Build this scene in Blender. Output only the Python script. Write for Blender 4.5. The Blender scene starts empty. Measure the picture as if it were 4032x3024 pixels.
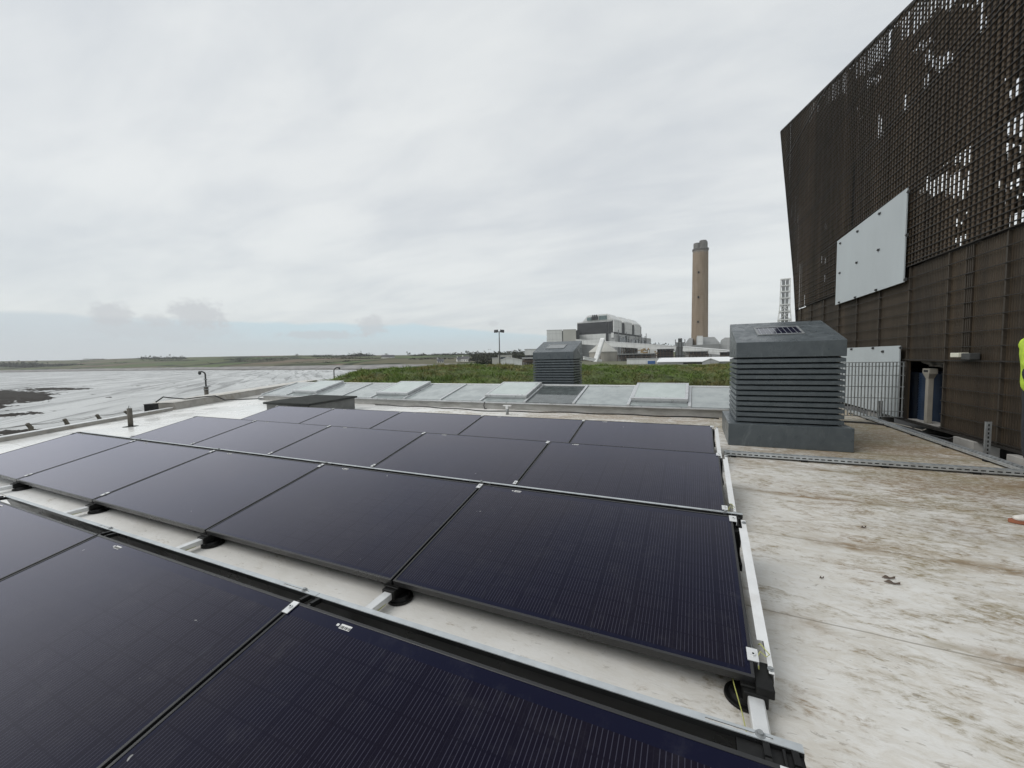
import bpy, math, random
from mathutils import Vector, Matrix
random.seed(7)
sc = bpy.context.scene
col = sc.collection
R = math.radians
PI = math.pi

# ------------------------------------------------------------------ survey
# the camera as measured, and helpers that turn a sighted direction plus a real
# distance / height / plane into a position in metres
FL, YAW, PITCH, ROLL, CZ, SL = 1579.2, -0.4274, 0.0633, 0.0194, 1.38, 0.0123
_cy, _sy = math.cos(YAW), math.sin(YAW)
FW = Vector((_sy*math.cos(PITCH), _cy*math.cos(PITCH), -math.sin(PITCH)))
_r = Vector((_cy, -_sy, 0)); _d = FW.cross(_r)
RT = math.cos(ROLL)*_r + math.sin(ROLL)*_d
DN = -math.sin(ROLL)*_r + math.cos(ROLL)*_d
EYE = Vector((0, 0, CZ))
def ray(x, y): return RT*((x-2016)/FL) + DN*((y-1512)/FL) + FW
def on_z(x, y, z):
    d = ray(x, y); return EYE + d*((z-CZ)/d.z)
def on_roof(x, y, h=0.0):
    d = ray(x, y); return EYE + d*((h-CZ)/(d.z-SL*d.y))
def at_y(x, y, Y):
    d = ray(x, y); return EYE + d*(Y/d.y)
def at_d(x, y, D):
    d = ray(x, y); return EYE + d*(D/math.hypot(d.x, d.y))
def sight(P):
    q = Vector(P)-EYE; f = q.dot(FW)
    return 2016+FL*q.dot(RT)/f, 1512+FL*q.dot(DN)/f
def azel(x, y):
    d = ray(x, y); return math.atan2(d.x, d.y), math.atan2(d.z, math.hypot(d.x, d.y))
def Z2(x, y): return (900+x*.54249, 1350+y*.54249)
def Z3(x, y): return (1900+x*.45208, 1200+y*.45208)
def rz(y): return SL*y            # height of the roof deck
def lerp(a, b, t): return a+(b-a)*t
def curve(pts, x):
    if x <= pts[0][0]: return pts[0][1]
    for (x0, y0), (x1, y1) in zip(pts, pts[1:]):
        if x <= x1: return lerp(y0, y1, (x-x0)/(x1-x0))
    return pts[-1][1]

# ------------------------------------------------------------------ mesh helpers
class MB:
    def __init__(s): s.v = []; s.f = []; s.m = []
    def add(s, vs, fs, mi=0):
        n = len(s.v); s.v += [tuple(v) for v in vs]; s.f += [tuple(i+n for i in f) for f in fs]; s.m += [mi]*len(fs); return s
    def hexa(s, b, t, mi=0):          # two rings of equal length
        n = len(b)
        fs = [tuple(range(n))[::-1], tuple(range(n, 2*n))] + [(i, (i+1) % n, n+(i+1) % n, n+i) for i in range(n)]
        return s.add(list(b)+list(t), fs, mi)
    def box(s, x0, x1, y0, y1, z0, z1, mi=0, T=None):
        b = [Vector(p) for p in ((x0, y0, z0), (x1, y0, z0), (x1, y1, z0), (x0, y1, z0))]
        t = [Vector((p.x, p.y, z1)) for p in b]
        if T is not None: b = [T @ p for p in b]; t = [T @ p for p in t]
        return s.hexa(b, t, mi)
    def bar(s, a, b, w, h=None, up=(0, 0, 1), mi=0):
        a, b = Vector(a), Vector(b); h = h or w; d = (b-a).normalized(); u = Vector(up)
        if abs(d.dot(u)) > .98: u = Vector((1, 0, 0))
        x = d.cross(u).normalized(); u = x.cross(d)
        q = [x*(-w/2)-u*(h/2), x*(w/2)-u*(h/2), x*(w/2)+u*(h/2), x*(-w/2)+u*(h/2)]
        return s.hexa([a+k for k in q], [b+k for k in q], mi)
    def tube(s, pts, r, n=8, mi=0, cap=True):
        pts = [Vector(p) for p in pts]; rs = r if isinstance(r, (list, tuple)) else [r]*len(pts)
        rings = []; prev = None
        for i, p in enumerate(pts):
            d = (pts[min(i+1, len(pts)-1)]-pts[max(i-1, 0)]).normalized()
            if prev is None:
                a = Vector((0, 0, 1)) if abs(d.z) < .9 else Vector((1, 0, 0)); x = d.cross(a).normalized()
            else:
                x = (prev-d*prev.dot(d)).normalized()
            prev = x; y = d.cross(x)
            rings.append([p+(x*math.cos(2*PI*k/n)+y*math.sin(2*PI*k/n))*rs[i] for k in range(n)])
        vs = [v for g in rings for v in g]; fs = []
        for i in range(len(pts)-1):
            for k in range(n):
                fs.append((i*n+k, i*n+(k+1) % n, (i+1)*n+(k+1) % n, (i+1)*n+k))
        if cap: fs += [tuple(range(n))[::-1], tuple((len(pts)-1)*n+k for k in range(n))]
        return s.add(vs, fs, mi)
    def prism(s, poly, d, mi=0):      # polygon (3d points) pushed along vector d
        d = Vector(d); return s.hexa([Vector(p) for p in poly], [Vector(p)+d for p in poly], mi)
    def build(s, name, mat, parent=None, smooth=False, bevel=0, loc=None):
        me = bpy.data.meshes.new(name); me.from_pydata(s.v, [], s.f)
        for m in (mat if isinstance(mat, (list, tuple)) else [mat]): me.materials.append(m)
        for p, mi in zip(me.polygons, s.m): p.material_index = mi; p.use_smooth = smooth
        import bmesh
        bm = bmesh.new(); bm.from_mesh(me); bmesh.ops.recalc_face_normals(bm, faces=bm.faces[:]); bm.to_mesh(me); bm.free()
        o = bpy.data.objects.new(name, me); col.objects.link(o)
        if parent is not None: o.parent = parent
        if loc is not None: o.location = loc
        if bevel:
            b = o.modifiers.new('bevel', 'BEVEL'); b.width = bevel; b.segments = 2; b.limit_method = 'ANGLE'; b.angle_limit = R(40)
        return o
def tag(o, label=None, cat=None, group=None, kind=None):
    for k, v in (('label', label), ('category', cat), ('group', group), ('kind', kind)):
        if v: o[k] = v
    return o
def thing(name, label, cat, loc=(0, 0, 0), rz_=0, group=None):
    o = bpy.data.objects.new(name, None); col.objects.link(o); o.location = loc; o.rotation_euler = (0, 0, rz_)
    o.empty_display_size = .2
    return tag(o, label, cat, group)
def link(name, mesh, parent, loc=(0, 0, 0), rot=(0, 0, 0), src=None):
    o = bpy.data.objects.new(name, mesh); col.objects.link(o); o.parent = parent; o.location = loc; o.rotation_euler = rot
    return o

# ------------------------------------------------------------------ materials
class NT:
    def __init__(s, nt): s.t = nt; s.n = nt.nodes; s.l = nt.links
    def new(s, typ, **kw):
        n = s.n.new(typ)
        for k, v in kw.items(): setattr(n, k, v)
        return n
    def put(s, sock, v):
        if isinstance(v, bpy.types.NodeSocket): s.l.new(v, sock)
        elif isinstance(v, (int, float)):
            sock.default_value = v if sock.type == 'VALUE' else ((v, v, v) if sock.type == 'VECTOR' else (v, v, v, 1))
        else:
            v = tuple(v); sock.default_value = v if sock.type != 'RGBA' or len(v) == 4 else v+(1,)
    def math(s, op, a, b=0.0, c=None, clamp=False):
        n = s.new('ShaderNodeMath', operation=op, use_clamp=clamp); s.put(n.inputs[0], a); s.put(n.inputs[1], b)
        if c is not None: s.put(n.inputs[2], c)
        return n.outputs[0]
    def mix(s, f, a, b, blend='MIX'):
        n = s.new('ShaderNodeMix', data_type='RGBA', blend_type=blend)
        s.put(n.inputs[0], f); s.put(n.inputs[6], a); s.put(n.inputs[7], b); return n.outputs[2]
    def ramp(s, v, lo, hi, a=0.0, b=1.0, smooth=True):
        n = s.new('ShaderNodeMapRange', interpolation_type='SMOOTHSTEP' if smooth else 'LINEAR')
        for k, x in enumerate((v, lo, hi, a, b)): s.put(n.inputs[k], x)
        return n.outputs[0]
    def noise(s, vec, scale, detail=4, rough=.55, dist=0.0, out=0):
        n = s.new('ShaderNodeTexNoise'); s.put(n.inputs['Vector'], vec); s.put(n.inputs['Scale'], scale)
        n.inputs['Detail'].default_value = detail; n.inputs['Roughness'].default_value = rough; n.inputs['Distortion'].default_value = dist
        return n.outputs[out]
    def scale(s, vec, sx, sy, sz, rot=(0, 0, 0)):
        n = s.new('ShaderNodeMapping'); s.put(n.inputs['Vector'], vec); n.inputs['Scale'].default_value = (sx, sy, sz); n.inputs['Rotation'].default_value = rot
        return n.outputs[0]
    def xyz(s, v):
        n = s.new('ShaderNodeSeparateXYZ'); s.put(n.inputs[0], v); return n.outputs
    def comb(s, x, y, z):
        n = s.new('ShaderNodeCombineXYZ'); s.put(n.inputs[0], x); s.put(n.inputs[1], y); s.put(n.inputs[2], z); return n.outputs[0]
    def coord(s, which='Object'): return s.new('ShaderNodeTexCoord').outputs[which]
    def pos(s): return s.new('ShaderNodeNewGeometry').outputs['Position']
    def bump(s, h, strength=.3, dist=.01):
        n = s.new('ShaderNodeBump'); s.put(n.inputs['Height'], h); n.inputs['Strength'].default_value = strength; n.inputs['Distance'].default_value = dist; return n.outputs[0]
def newmat(name):
    m = bpy.data.materials.new(name); m.use_nodes = True
    t = NT(m.node_tree); p = t.n['Principled BSDF']; return m, t, p
def mat(name, c, rough=.6, metal=0, var=.18, scale=4, dirt=None, dirt_amt=.5, bump=0, bscale=60, spec=.5, stretch=(1, 1, 1), world=True):
    """plain surface with tonal variation, optional dirt patches and grain"""
    m, t, p = newmat(name); v = t.pos() if world else t.coord()
    v = t.scale(v, *stretch)
    n1 = t.noise(v, scale, 6, .6); n2 = t.noise(v, scale*6.3, 4)
    k = t.math('ADD', t.ramp(n1, .3, .7, 1-var, 1+var*.6), t.math('MULTIPLY', t.math('SUBTRACT', n2, .5), var*.8))
    base = t.mix(1.0, c, t.comb(k, k, k), 'MULTIPLY')
    if dirt:
        dm = t.math('MULTIPLY', t.ramp(t.noise(v, scale*.8, 7, .65, .6), .5, .72), dirt_amt)
        base = t.mix(dm, base, dirt)
    t.put(p.inputs['Base Color'], base)
    t.put(p.inputs['Roughness'], t.ramp(n1, .3, .7, max(rough-.1, .03), min(rough+.1, 1)))
    p.inputs['Metallic'].default_value = metal; p.inputs['Specular IOR Level'].default_value = spec
    if bump: t.put(p.inputs['Normal'], t.bump(t.noise(v, bscale, 4), bump, .005))
    return m

def roof_material():
    m, t, p = newmat('roof_membrane'); P = t.pos(); x, y, z = t.xyz(P)
    rot = t.scale(P, 1, 1, 1, (0, 0, R(2)))
    st = t.scale(rot, .62, 1.25, 1)                # dirt drawn out along x
    st2 = t.scale(rot, 1.5, 4.0, 1)
    big = t.noise(t.scale(P, .35, .8, 1), 1.0, 4, .55, .4)
    med = t.noise(st, 3.6, 9, .72, .8)
    fine = t.noise(t.scale(rot, 1.0, 2.0, 1), 9.0, 8, .75, .9)
    specks = t.noise(t.scale(rot, .5, 1.3, 1), 30.0, 3, .6, .8)
    right = t.ramp(x, -1.2, 2.6)                   # the trafficked strip by the wall is the dirtiest
    far = t.ramp(y, 2.5, 7.5)
    dirtier = t.math('MAXIMUM', t.math('MULTIPLY', right, t.math('ADD', .42, t.math('MULTIPLY', far, .60))),
                     t.math('MULTIPLY', t.ramp(y, 5.9, 6.8), t.ramp(x, -9, -3, 0, .85)))
    vx = t.math('DIVIDE', t.math('SUBTRACT', x, 2.15), .55); vy = t.math('DIVIDE', t.math('SUBTRACT', y, 6.7), .8)
    lee = t.ramp(t.math('ADD', t.math('MULTIPLY', vx, vx), t.math('MULTIPLY', vy, vy)), .2, 1.6, .75, 0)
    dirtier = t.math('MAXIMUM', dirtier, t.math('ADD', dirtier, lee))
    # seams in the sheet, wandering a little
    wob = t.math('MULTIPLY', t.math('SUBTRACT', t.noise(P, .9, 2), .5), .10)
    ys = t.math('ADD', t.math('ADD', y, wob), t.math('MULTIPLY', x, .03))
    fr = t.math('ABSOLUTE', t.math('SUBTRACT', t.math('FRACT', t.math('DIVIDE', t.math('ADD', ys, .17), 1.03)), .5))
    seam = t.ramp(fr, .001, .008, 1, 0)
    seam_dirt = t.math('MULTIPLY', t.ramp(t.math('ADD', fr, t.math('MULTIPLY', t.math('SUBTRACT', t.noise(st, 5, 6, .7), .5), .25)), .0, .13, 1, 0), t.ramp(t.noise(t.scale(rot, .8, 1.2, 1), 1.1, 4, .6), .42, .58))
    # patches of foot-worn grime
    amt = t.math('ADD', t.math('MULTIPLY', med, .55), t.math('MULTIPLY', fine, .45))
    thr = t.math('SUBTRACT', t.math('SUBTRACT', .57, t.math('MULTIPLY', right, .055)), t.math('MULTIPLY', t.math('MULTIPLY', dirtier, t.ramp(big, .3, .7, .35, 1.3)), .17))
    grime = t.math('MULTIPLY', t.ramp(t.math('SUBTRACT', amt, thr), -.03, .10), .9)
    grime = t.math('MULTIPLY', grime, t.ramp(t.noise(t.scale(rot, 1.1, 2.3, 1), 17, 6, .75, .8),   .36, .60, .15, 1))
    grime = t.math('MAXIMUM', grime, t.math('MULTIPLY', t.math('MULTIPLY', seam_dirt, t.ramp(x, -.6, 1.2)), t.ramp(fine, .36, .56, .25, 1)))
    hue = t.mix(t.ramp(t.noise(P, 1.7, 3), .4, .62), (.215, .140, .064), (.215, .168, .080))
    base = t.mix(t.ramp(t.noise(P, 2.2, 5), .3, .7), (.615, .603, .570), (.70, .692, .665))
    base = t.mix(t.ramp(x, -3.0, -7.0), base, t.mix(t.ramp(t.noise(P, 2.2, 5), .3, .7), (.76, .765, .75), (.82, .825, .815)))
    faint = t.math('MULTIPLY', t.ramp(t.math('ADD', t.math('MULTIPLY', t.noise(t.scale(rot, 1.0, 2.1, 1), 8, 9, .75, .9), .7), t.math('MULTIPLY', big, .3)), .41, .62), t.math('ADD', .10, t.math('MULTIPLY', right, t.math('ADD', .48, t.math('MULTIPLY', far, .50)))))
    base = t.mix(faint, base, (.385, .320, .215))
    base = t.mix(grime, base, hue)
    base = t.mix(t.math('MULTIPLY', t.ramp(specks, .635, .70), t.math('ADD', .25, t.math('MULTIPLY', right, .40))), base, (.14, .11, .07))
    base = t.mix(t.math('MULTIPLY', seam, .6), base, (.20, .175, .13))
    t.put(p.inputs['Base Color'], base)
    wet = t.math('MULTIPLY', t.ramp(x, -8.5, -5.0, 1, 0), t.ramp(t.noise(P, .55, 5, .6), .32, .55))
    wet2 = t.math('MULTIPLY', t.ramp(t.noise(P, .8, 4), .55, .66), .35)
    w = t.math('MAXIMUM', wet, wet2)
    t.put(p.inputs['Roughness'], t.ramp(w, 0, 1, .62, .16, False))
    wr = t.math('ADD', t.math('ADD', t.noise(st, 14, 6, .65, .6), t.math('MULTIPLY', seam, .8)), t.math('MULTIPLY', t.noise(st, 2.0, 3), 1.5))
    b = t.new('ShaderNodeBump'); t.put(b.inputs['Height'], wr); b.inputs['Distance'].default_value = .006
    t.put(b.inputs['Strength'], t.ramp(w, 0, 1, .55, .12, False)); t.put(p.inputs['Normal'], b.outputs[0])
    return m
def glass_material():
    m, t, p = newmat('solar_cell_glass'); x, y, z = t.xyz(t.coord())
    W = 1.105
    fx = t.math('FRACT', t.math('DIVIDE', x, .0152))
    line = t.ramp(t.math('ABSOLUTE', t.math('SUBTRACT', fx, .5)), .03, .12, 1, 0)
    cell = t.math('FRACT', t.math('DIVIDE', t.math('ADD', x, .02), .182))
    band = t.ramp(t.math('ABSOLUTE', t.math('SUBTRACT', cell, .5)), .025, .05, 0, 1)
    fy = t.math('FRACT', t.math('DIVIDE', t.math('ADD', y, .012), .0935))
    row = t.ramp(t.math('ABSOLUTE', t.math('SUBTRACT', fy, .5)), .02, .06, .35, 1)
    inside = t.math('MULTIPLY', t.math('MULTIPLY', t.math('GREATER_THAN', y, .035), t.math('LESS_THAN', y, W-.062)),
                    t.math('MULTIPLY', t.math('LESS_THAN', x, -.03), t.math('GREATER_THAN', x, -1.738)))
    k = t.math('MULTIPLY', t.math('MULTIPLY', line, t.math('ADD', .15, t.math('MULTIPLY', band, .85))), t.math('MULTIPLY', row, inside))
    P = t.pos()
    tint = t.mix(t.ramp(t.noise(P, .9, 2), .38, .62), (.0028, .0031, .0125), (.0056, .0044, .0105))
    tint = t.mix(t.math('MULTIPLY', t.math('SUBTRACT', 1, inside), .7), tint, (.0042, .0058, .021))
    base = t.mix(t.math('MULTIPLY', k, .75), tint, (.048, .048, .070))
    smear = t.math('MULTIPLY', t.ramp(t.noise(t.scale(P, 3, 1.2, 1, (0, 0, R(35))), 1.3, 6, .7), .62, .82), .05)
    base = t.mix(smear, base, (.35, .37, .42))
    # rain marks dried in bands along the low edge and drawn down the slope
    run = t.math('MULTIPLY', t.ramp(t.noise(t.scale(t.coord(), 9, .8, 1), 3.0, 6, .7), .55, .75), t.ramp(y, .45, .0))
    base = t.mix(t.math('MULTIPLY', run, .05), base, (.40, .40, .38))
    dust = t.ramp(t.noise(P, 7, 8, .75), .5, .8)
    base = t.mix(t.math('MULTIPLY', dust, .035), base, (.38, .37, .36))
    drop = t.ramp(t.noise(P, 21, 2, .5), .765, .785)
    base = t.mix(t.math('MULTIPLY', drop, t.math('MULTIPLY', t.ramp(t.noise(P, 1.1, 2), .5, .6), .5)), base, (.5, .5, .48))
    t.put(p.inputs['Base Color'], base)
    t.put(p.inputs['Roughness'], t.math('ADD', t.ramp(t.noise(P, 3.0, 5),   .3, .7, .10, .14), t.math('MULTIPLY', smear, 3)))
    # anti-reflective glass: hardly any gloss face-on, strong towards grazing
    lw = t.new('ShaderNodeLayerWeight'); lw.inputs['Blend'].default_value = .5
    fac = t.math('ADD', .007, t.math('MULTIPLY', t.math('POWER', lw.outputs['Facing'], 3.9), 1.12))
    gl = t.new('ShaderNodeBsdfGlossy'); t.put(gl.inputs['Color'], (.91, .90, 1)); t.put(gl.inputs['Roughness'], t.ramp(t.noise(P, 3.0, 5), .3, .7, .09, .14))
    p.inputs['Specular IOR Level'].default_value = 0
    ms = t.new('ShaderNodeMixShader'); t.put(ms.inputs[0], fac); t.l.new(p.outputs[0], ms.inputs[1]); t.l.new(gl.outputs[0], ms.inputs[2])
    t.l.new(ms.outputs[0], t.n['Material Output'].inputs['Surface'])
    t.put(p.inputs['Normal'], t.bump(k, .03, .001))
    return m
def sea_material():
    m, t, p = newmat('sea_water'); P = t.pos()
    st = t.scale(P, 1, 1, 1, (0, 0, R(38)))
    lw = t.scale(st, .012, .07, 1)
    bands = t.noise(lw, 1, 6, .6, .6)
    base = t.mix(t.ramp(bands, .35, .65), (.30, .305, .295), (.48, .485, .475))
    foam = t.ramp(t.noise(t.scale(st, .018, .16, 1), 1, 6, .62, .8), .62, .68)
    base = t.mix(t.math('MULTIPLY', foam, .6), base, (.72, .73, .73))
    dark = t.ramp(t.noise(t.scale(st, .010, .16, 1), 1.3, 6, .65, .5), .50, .60)
    base = t.mix(t.math('MULTIPLY', dark, .85), base, (.15, .15, .145))
    t.put(p.inputs['Base Color'], base); p.inputs['Roughness'].default_value = .24; p.inputs['IOR'].default_value = 1.33
    t.put(p.inputs['Specular IOR Level'], t.math('SUBTRACT', .46, t.math('MULTIPLY', dark, .40)))
    h = t.math('ADD', t.noise(t.scale(st, .16, .7, 1), 1, 5, .6), t.math('MULTIPLY', t.noise(P, 2.2, 4), .25))
    t.put(p.inputs['Normal'], t.bump(h, .8, .30))
    return m
def land_material():
    m, t, p = newmat('far_fields'); P = t.pos(); x, y, z = t.xyz(P)
    vec = t.scale(P, 1/170, 1/320, 0, (0, 0, R(50)))
    vec = t.math  # placeholder, replaced below
    d = t.scale(P, 1/150, 1/260, 0, (0, 0, R(48)))
    vo = t.new('ShaderNodeTexVoronoi', feature='F1'); t.put(vo.inputs['Vector'], d); vo.inputs['Scale'].default_value = 1
    ve = t.new('ShaderNodeTexVoronoi', feature='DISTANCE_TO_EDGE'); t.put(ve.inputs['Vector'], d); ve.inputs['Scale'].default_value = 1
    r = t.xyz(vo.outputs['Color'])[0]
    g = t.mix(t.ramp(r, .3, .35), (.105, .120, .055), (.130, .122, .078))
    g = t.mix(t.ramp(r, .55, .58), g, (.165, .130, .095)); g = t.mix(t.ramp(r, .78, .8), g, (.095, .13, .052))
    g = t.mix(t.math('MULTIPLY', t.ramp(t.noise(P, .03, 5), .35, .7), .35), g, (.08, .08, .04))
    g = t.mix(t.ramp(ve.outputs['Distance'], .03, .06, 1, 0), g, (.035, .045, .022))
    wood = t.ramp(t.noise(t.scale(P, .004, .004, 0), 1, 4), .58, .63)
    g = t.mix(t.math('MULTIPLY', wood, .8), g, (.045, .05, .026))
    beach = t.ramp(t.math('ADD', z, t.math('MULTIPLY', t.noise(P, .01, 3), 2.5)), -2.6, -1.7, 1, 0)
    peb = t.mix(t.ramp(t.noise(P, .08, 5), .35, .65), (.21, .205, .20), (.30, .29, .285))
    g = t.mix(beach, g, peb)
    low = t.ramp(t.math('ADD', z, t.math('MULTIPLY', t.noise(P, .03, 4), 1.6)), -7.2, -6.6, 1, 0)
    g = t.mix(t.math('MULTIPLY', low, .8), g, (.075, .07, .06))
    t.put(p.inputs['Base Color'], g); p.inputs['Roughness'].default_value = .95; p.inputs['Specular IOR Level'].default_value = .1
    t.put(p.inputs['Normal'], t.bump(t.noise(P, .15, 5), .5, 2))
    return m
def leaf_mat(name, a, b):
    m, t, p = newmat(name); v = t.pos()
    n = t.new('ShaderNodeTexWhiteNoise', noise_dimensions='3D'); t.put(n.inputs[0], t.scale(v, .5, .5, .5))
    t.put(p.inputs['Base Color'], t.mix(t.ramp(t.noise(v, .7, 4), .3, .7), a, b)); p.inputs['Roughness'].default_value = .8; p.inputs['Specular IOR Level'].default_value = .2
    return m
def grass_mat():
    m, t, p = newmat('grass_blades'); P = t.pos()
    a = t.mix(t.ramp(t.noise(P, .55, 4, .6), .42, .60), (.150, .225, .052), (.235, .205, .085))
    a = t.mix(t.ramp(t.noise(P, 2.6, 3), .45, .7), a, (.080, .125, .030))
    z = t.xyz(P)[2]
    a = t.mix(t.math('MULTIPLY', t.ramp(t.math('ADD', z, t.math('MULTIPLY', t.noise(P, .8, 3), .8)), -.1, .70, 1, 0), .72), a, (.085, .070, .030))  # low blades browner, and darkened in colour to set off the lit top
    t.put(p.inputs['Base Color'], a); p.inputs['Roughness'].default_value = .75; p.inputs['Specular IOR Level'].default_value = .2
    return m
def ribbed(name, c, streak, pitch=.05):
    """dark weathered sheet with fine vertical ribs; local x runs along the wall"""
    m, t, p = newmat(name); x, y, z = t.xyz(t.coord())
    rib = t.ramp(t.math('ABSOLUTE', t.math('SUBTRACT', t.math('FRACT', t.math('DIVIDE', x, pitch)), .5)), .08, .3)
    st = t.scale(t.coord(), 3.2, 1, .35)
    n = t.noise(st, 1.4, 7, .65)
    base = t.mix(t.ramp(n, .3, .7), tuple(k*.75 for k in c), tuple(k*1.2 for k in c))
    sm = t.math('MULTIPLY', t.ramp(t.noise(t.scale(t.coord(), 5, 1, .22), 1.1, 5, .6), .58, .78), t.ramp(t.noise(t.scale(t.coord(), .5, 1, .4), 1.0, 2), .46, .62))
    base = t.mix(t.math('MULTIPLY', sm, .55), base, streak)
    bay = t.ramp(t.noise(t.scale(t.coord(), .95, 1, .05), 1.0, 3, .6), .36, .62, .58, 1.12)
    base = t.mix(1.0, base, t.comb(bay, bay, bay), 'MULTIPLY')
    t.put(p.inputs['Base Color'], base); p.inputs['Roughness'].default_value = .7; p.inputs['Specular IOR Level'].default_value = .3
    t.put(p.inputs['Normal'], t.bump(rib, .9, .012))
    return m
def vent_mat():
    m, t, p = newmat('grey_painted_metal'); P = t.pos()
    n = t.noise(t.scale(P, 1.6, 1.6, .8), 2.6, 7, .7, 1.2)
    base = t.mix(t.ramp(t.noise(P, 9, 4), .3, .7), (.066, .080, .089), (.084, .099, .108))
    base = t.mix(t.math('MULTIPLY', t.ramp(n, .58, .70), .35), base, (.19, .215, .225))
    t.put(p.inputs['Base Color'], base); t.put(p.inputs['Roughness'], t.ramp(n, .4, .65, .26, .5)); p.inputs['Specular IOR Level'].default_value = .5
    t.put(p.inputs['Normal'], t.bump(t.noise(P, 3, 2), .08, .01))
    return m
def chimney_mat():
    m, t, p = newmat('chimney_concrete'); v = t.coord(); x, y, z = t.xyz(v)
    base = t.mix(t.ramp(t.noise(t.scale(v, .25, .25, .03), 1, 7, .65), .3, .7), (.205, .155, .105), (.275, .215, .155))
    lift = t.ramp(t.math('ABSOLUTE', t.math('SUBTRACT', t.math('FRACT', t.math('DIVIDE', z, 2.4)), .5)), .02, .07, .85, 1)
    base = t.mix(1, base, t.comb(lift, lift, lift), 'MULTIPLY')
    base = t.mix(t.ramp(t.math('ADD', z, t.math('MULTIPLY', t.noise(t.scale(v, .4, .4, .05), 1, 3), 5)), 131, 135), base, (.145, .13, .112))
    base = t.mix(t.math('MULTIPLY', t.ramp(t.noise(t.scale(v, .5, .5, .02), 1, 5, .6), .56, .7), .4), base, (.12, .09, .07))
    t.put(p.inputs['Base Color'], base); p.inputs['Roughness'].default_value = .9
    return m

MAT = {}
MAT['roof'] = roof_material(); MAT['glass'] = glass_material(); MAT['sea'] = sea_material(); MAT['land'] = land_material(); MAT['grass'] = grass_mat()
MAT['vent'] = vent_mat(); MAT['chimney'] = chimney_mat()
def sheeted(name, c, w, h, amt=.82):
    m, t, p = newmat(name); x, y, z = t.xyz(t.pos()); q = t.math('ADD', x, t.math('MULTIPLY', y, .37))
    jx = t.ramp(t.math('ABSOLUTE', t.math('SUBTRACT', t.math('FRACT', t.math('DIVIDE', q, w)), .5)), .0, .06, amt, 1); jz = t.ramp(t.math('ABSOLUTE', t.math('SUBTRACT', t.math('FRACT', t.math('DIVIDE', z, h)), .5)), .0, .08, amt, 1)
    k = t.math('MULTIPLY', jx, jz); st = t.ramp(t.noise(t.scale(t.pos(), .35, .35, .05), 1, 6, .65), .48, .72)
    base = t.mix(1.0, c, t.comb(k, k, k), 'MULTIPLY'); base = t.mix(t.math('MULTIPLY', st, .35), base, tuple(v*.55 for v in c)); t.put(p.inputs['Base Color'], base); p.inputs['Roughness'].default_value = .65
    return m
MAT['frame'] = mat('black_frame', (.017, .0172, .018), .34, .0, .2, 3)
MAT['plastic'] = mat('black_plastic', (.006, .006, .006), .5, 0, .25, 12, (.03, .03, .027), .3, spec=.3)
MAT['sheet_black'] = mat('deflector_inner', (.014, .0145, .0145), .3, .0, .3, 3, (.04, .04, .035), .35)
MAT['galv'] = mat('galvanised_steel', (.52, .55, .565), .42, .55, .12, 14, (.40, .39, .37), .3)
MAT['galv_dull'] = mat('dull_galvanised', (.33, .345, .35), .5, .6, .2, 16, (.2, .19, .17), .4)
MAT['alu'] = mat('bare_aluminium', (.72, .73, .73), .38, .45, .08, 20)
MAT['white_metal'] = mat('white_coated_metal', (.70, .71, .71), .45, .1, .08, 9, (.35, .31, .25), .22)
MAT['label'] = mat('paper_label', (.62, .62, .61), .6, 0, .03)
MAT['ink'] = mat('label_ink', (.03, .03, .03), .6, 0, .03)
MAT['yellow'] = mat('yellow_wire', (.42, .43, .13), .5, 0, .15, 30)
MAT['rubber'] = mat('black_cable', (.014, .014, .014), .5, 0, .1)
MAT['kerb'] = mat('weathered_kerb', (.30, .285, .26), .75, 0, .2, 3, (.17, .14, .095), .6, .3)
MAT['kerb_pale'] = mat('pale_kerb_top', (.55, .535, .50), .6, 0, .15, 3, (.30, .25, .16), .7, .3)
MAT['felt'] = mat('mineral_felt', (.050, .053, .051), .95, 0, .3, 5, (.08, .08, .07), .4, .5, 180, .1)
MAT['hatchside'] = mat('hatch_side_felt', (.175, .178, .172), .8, 0, .25, 3, (.08, .08, .07), .5, .3)
MAT['post'] = mat('mossy_concrete', (.115, .105, .088), .9, 0, .3, 9, (.06, .055, .04), .5, .5)
MAT['wire'] = mat('rusty_wire', (.13, .12, .11), .7, .2)
MAT['steel_dark'] = mat('dark_painted_steel', (.06, .062, .062), .6, .1, .2, 3)
MAT['slat'] = ribbed('brown_slats', (.075, .054, .035), (.115, .090, .062), .4)
MAT['clad'] = ribbed('brown_ribbed_sheet', (.052, .038, .024), (.135, .110, .083), .042)
MAT['backing'] = mat('dark_backing', (.012, .010, .008), .85, 0, .3, 2)
MAT['rod'] = mat('brown_rods', (.018, .015, .012), .65, .1, .2, 4)
MAT['mullion'] = mat('brown_mullions', (.050, .040, .029), .65, .1, .2, 4)
MAT['panel_grey'] = mat('pale_grey_board', (.42, .46, .475), .5, 0, .09, .8, (.33, .36, .37), .4, stretch=(1, 1, .3))
MAT['concrete'] = mat('pale_concrete', (.34, .33, .31), .85, 0, .2, 3, (.2, .19, .17), .5, .3)
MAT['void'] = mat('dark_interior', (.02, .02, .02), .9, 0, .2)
MAT['blue'] = mat('blue_plastic_tank', (.016, .032, .064), .45, 0, .2, 5)
MAT['pvc'] = mat('grey_beige_pvc', (.30, .28, .24), .5, 0, .12, 5)
MAT['skyframe'] = mat('skylight_aluminium', (.55, .565, .575), .35, .35, .1, 6, (.38, .37, .34), .3)
MAT['upstand'] = mat('weathered_upstand', (.40, .395, .375), .55, .15, .25, 2.2, (.22, .205, .18), .6, stretch=(1, 1, 3))
MAT['wht'] = sheeted('white_cladding', (.64, .65, .64), 4.2, 6.5)
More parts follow.
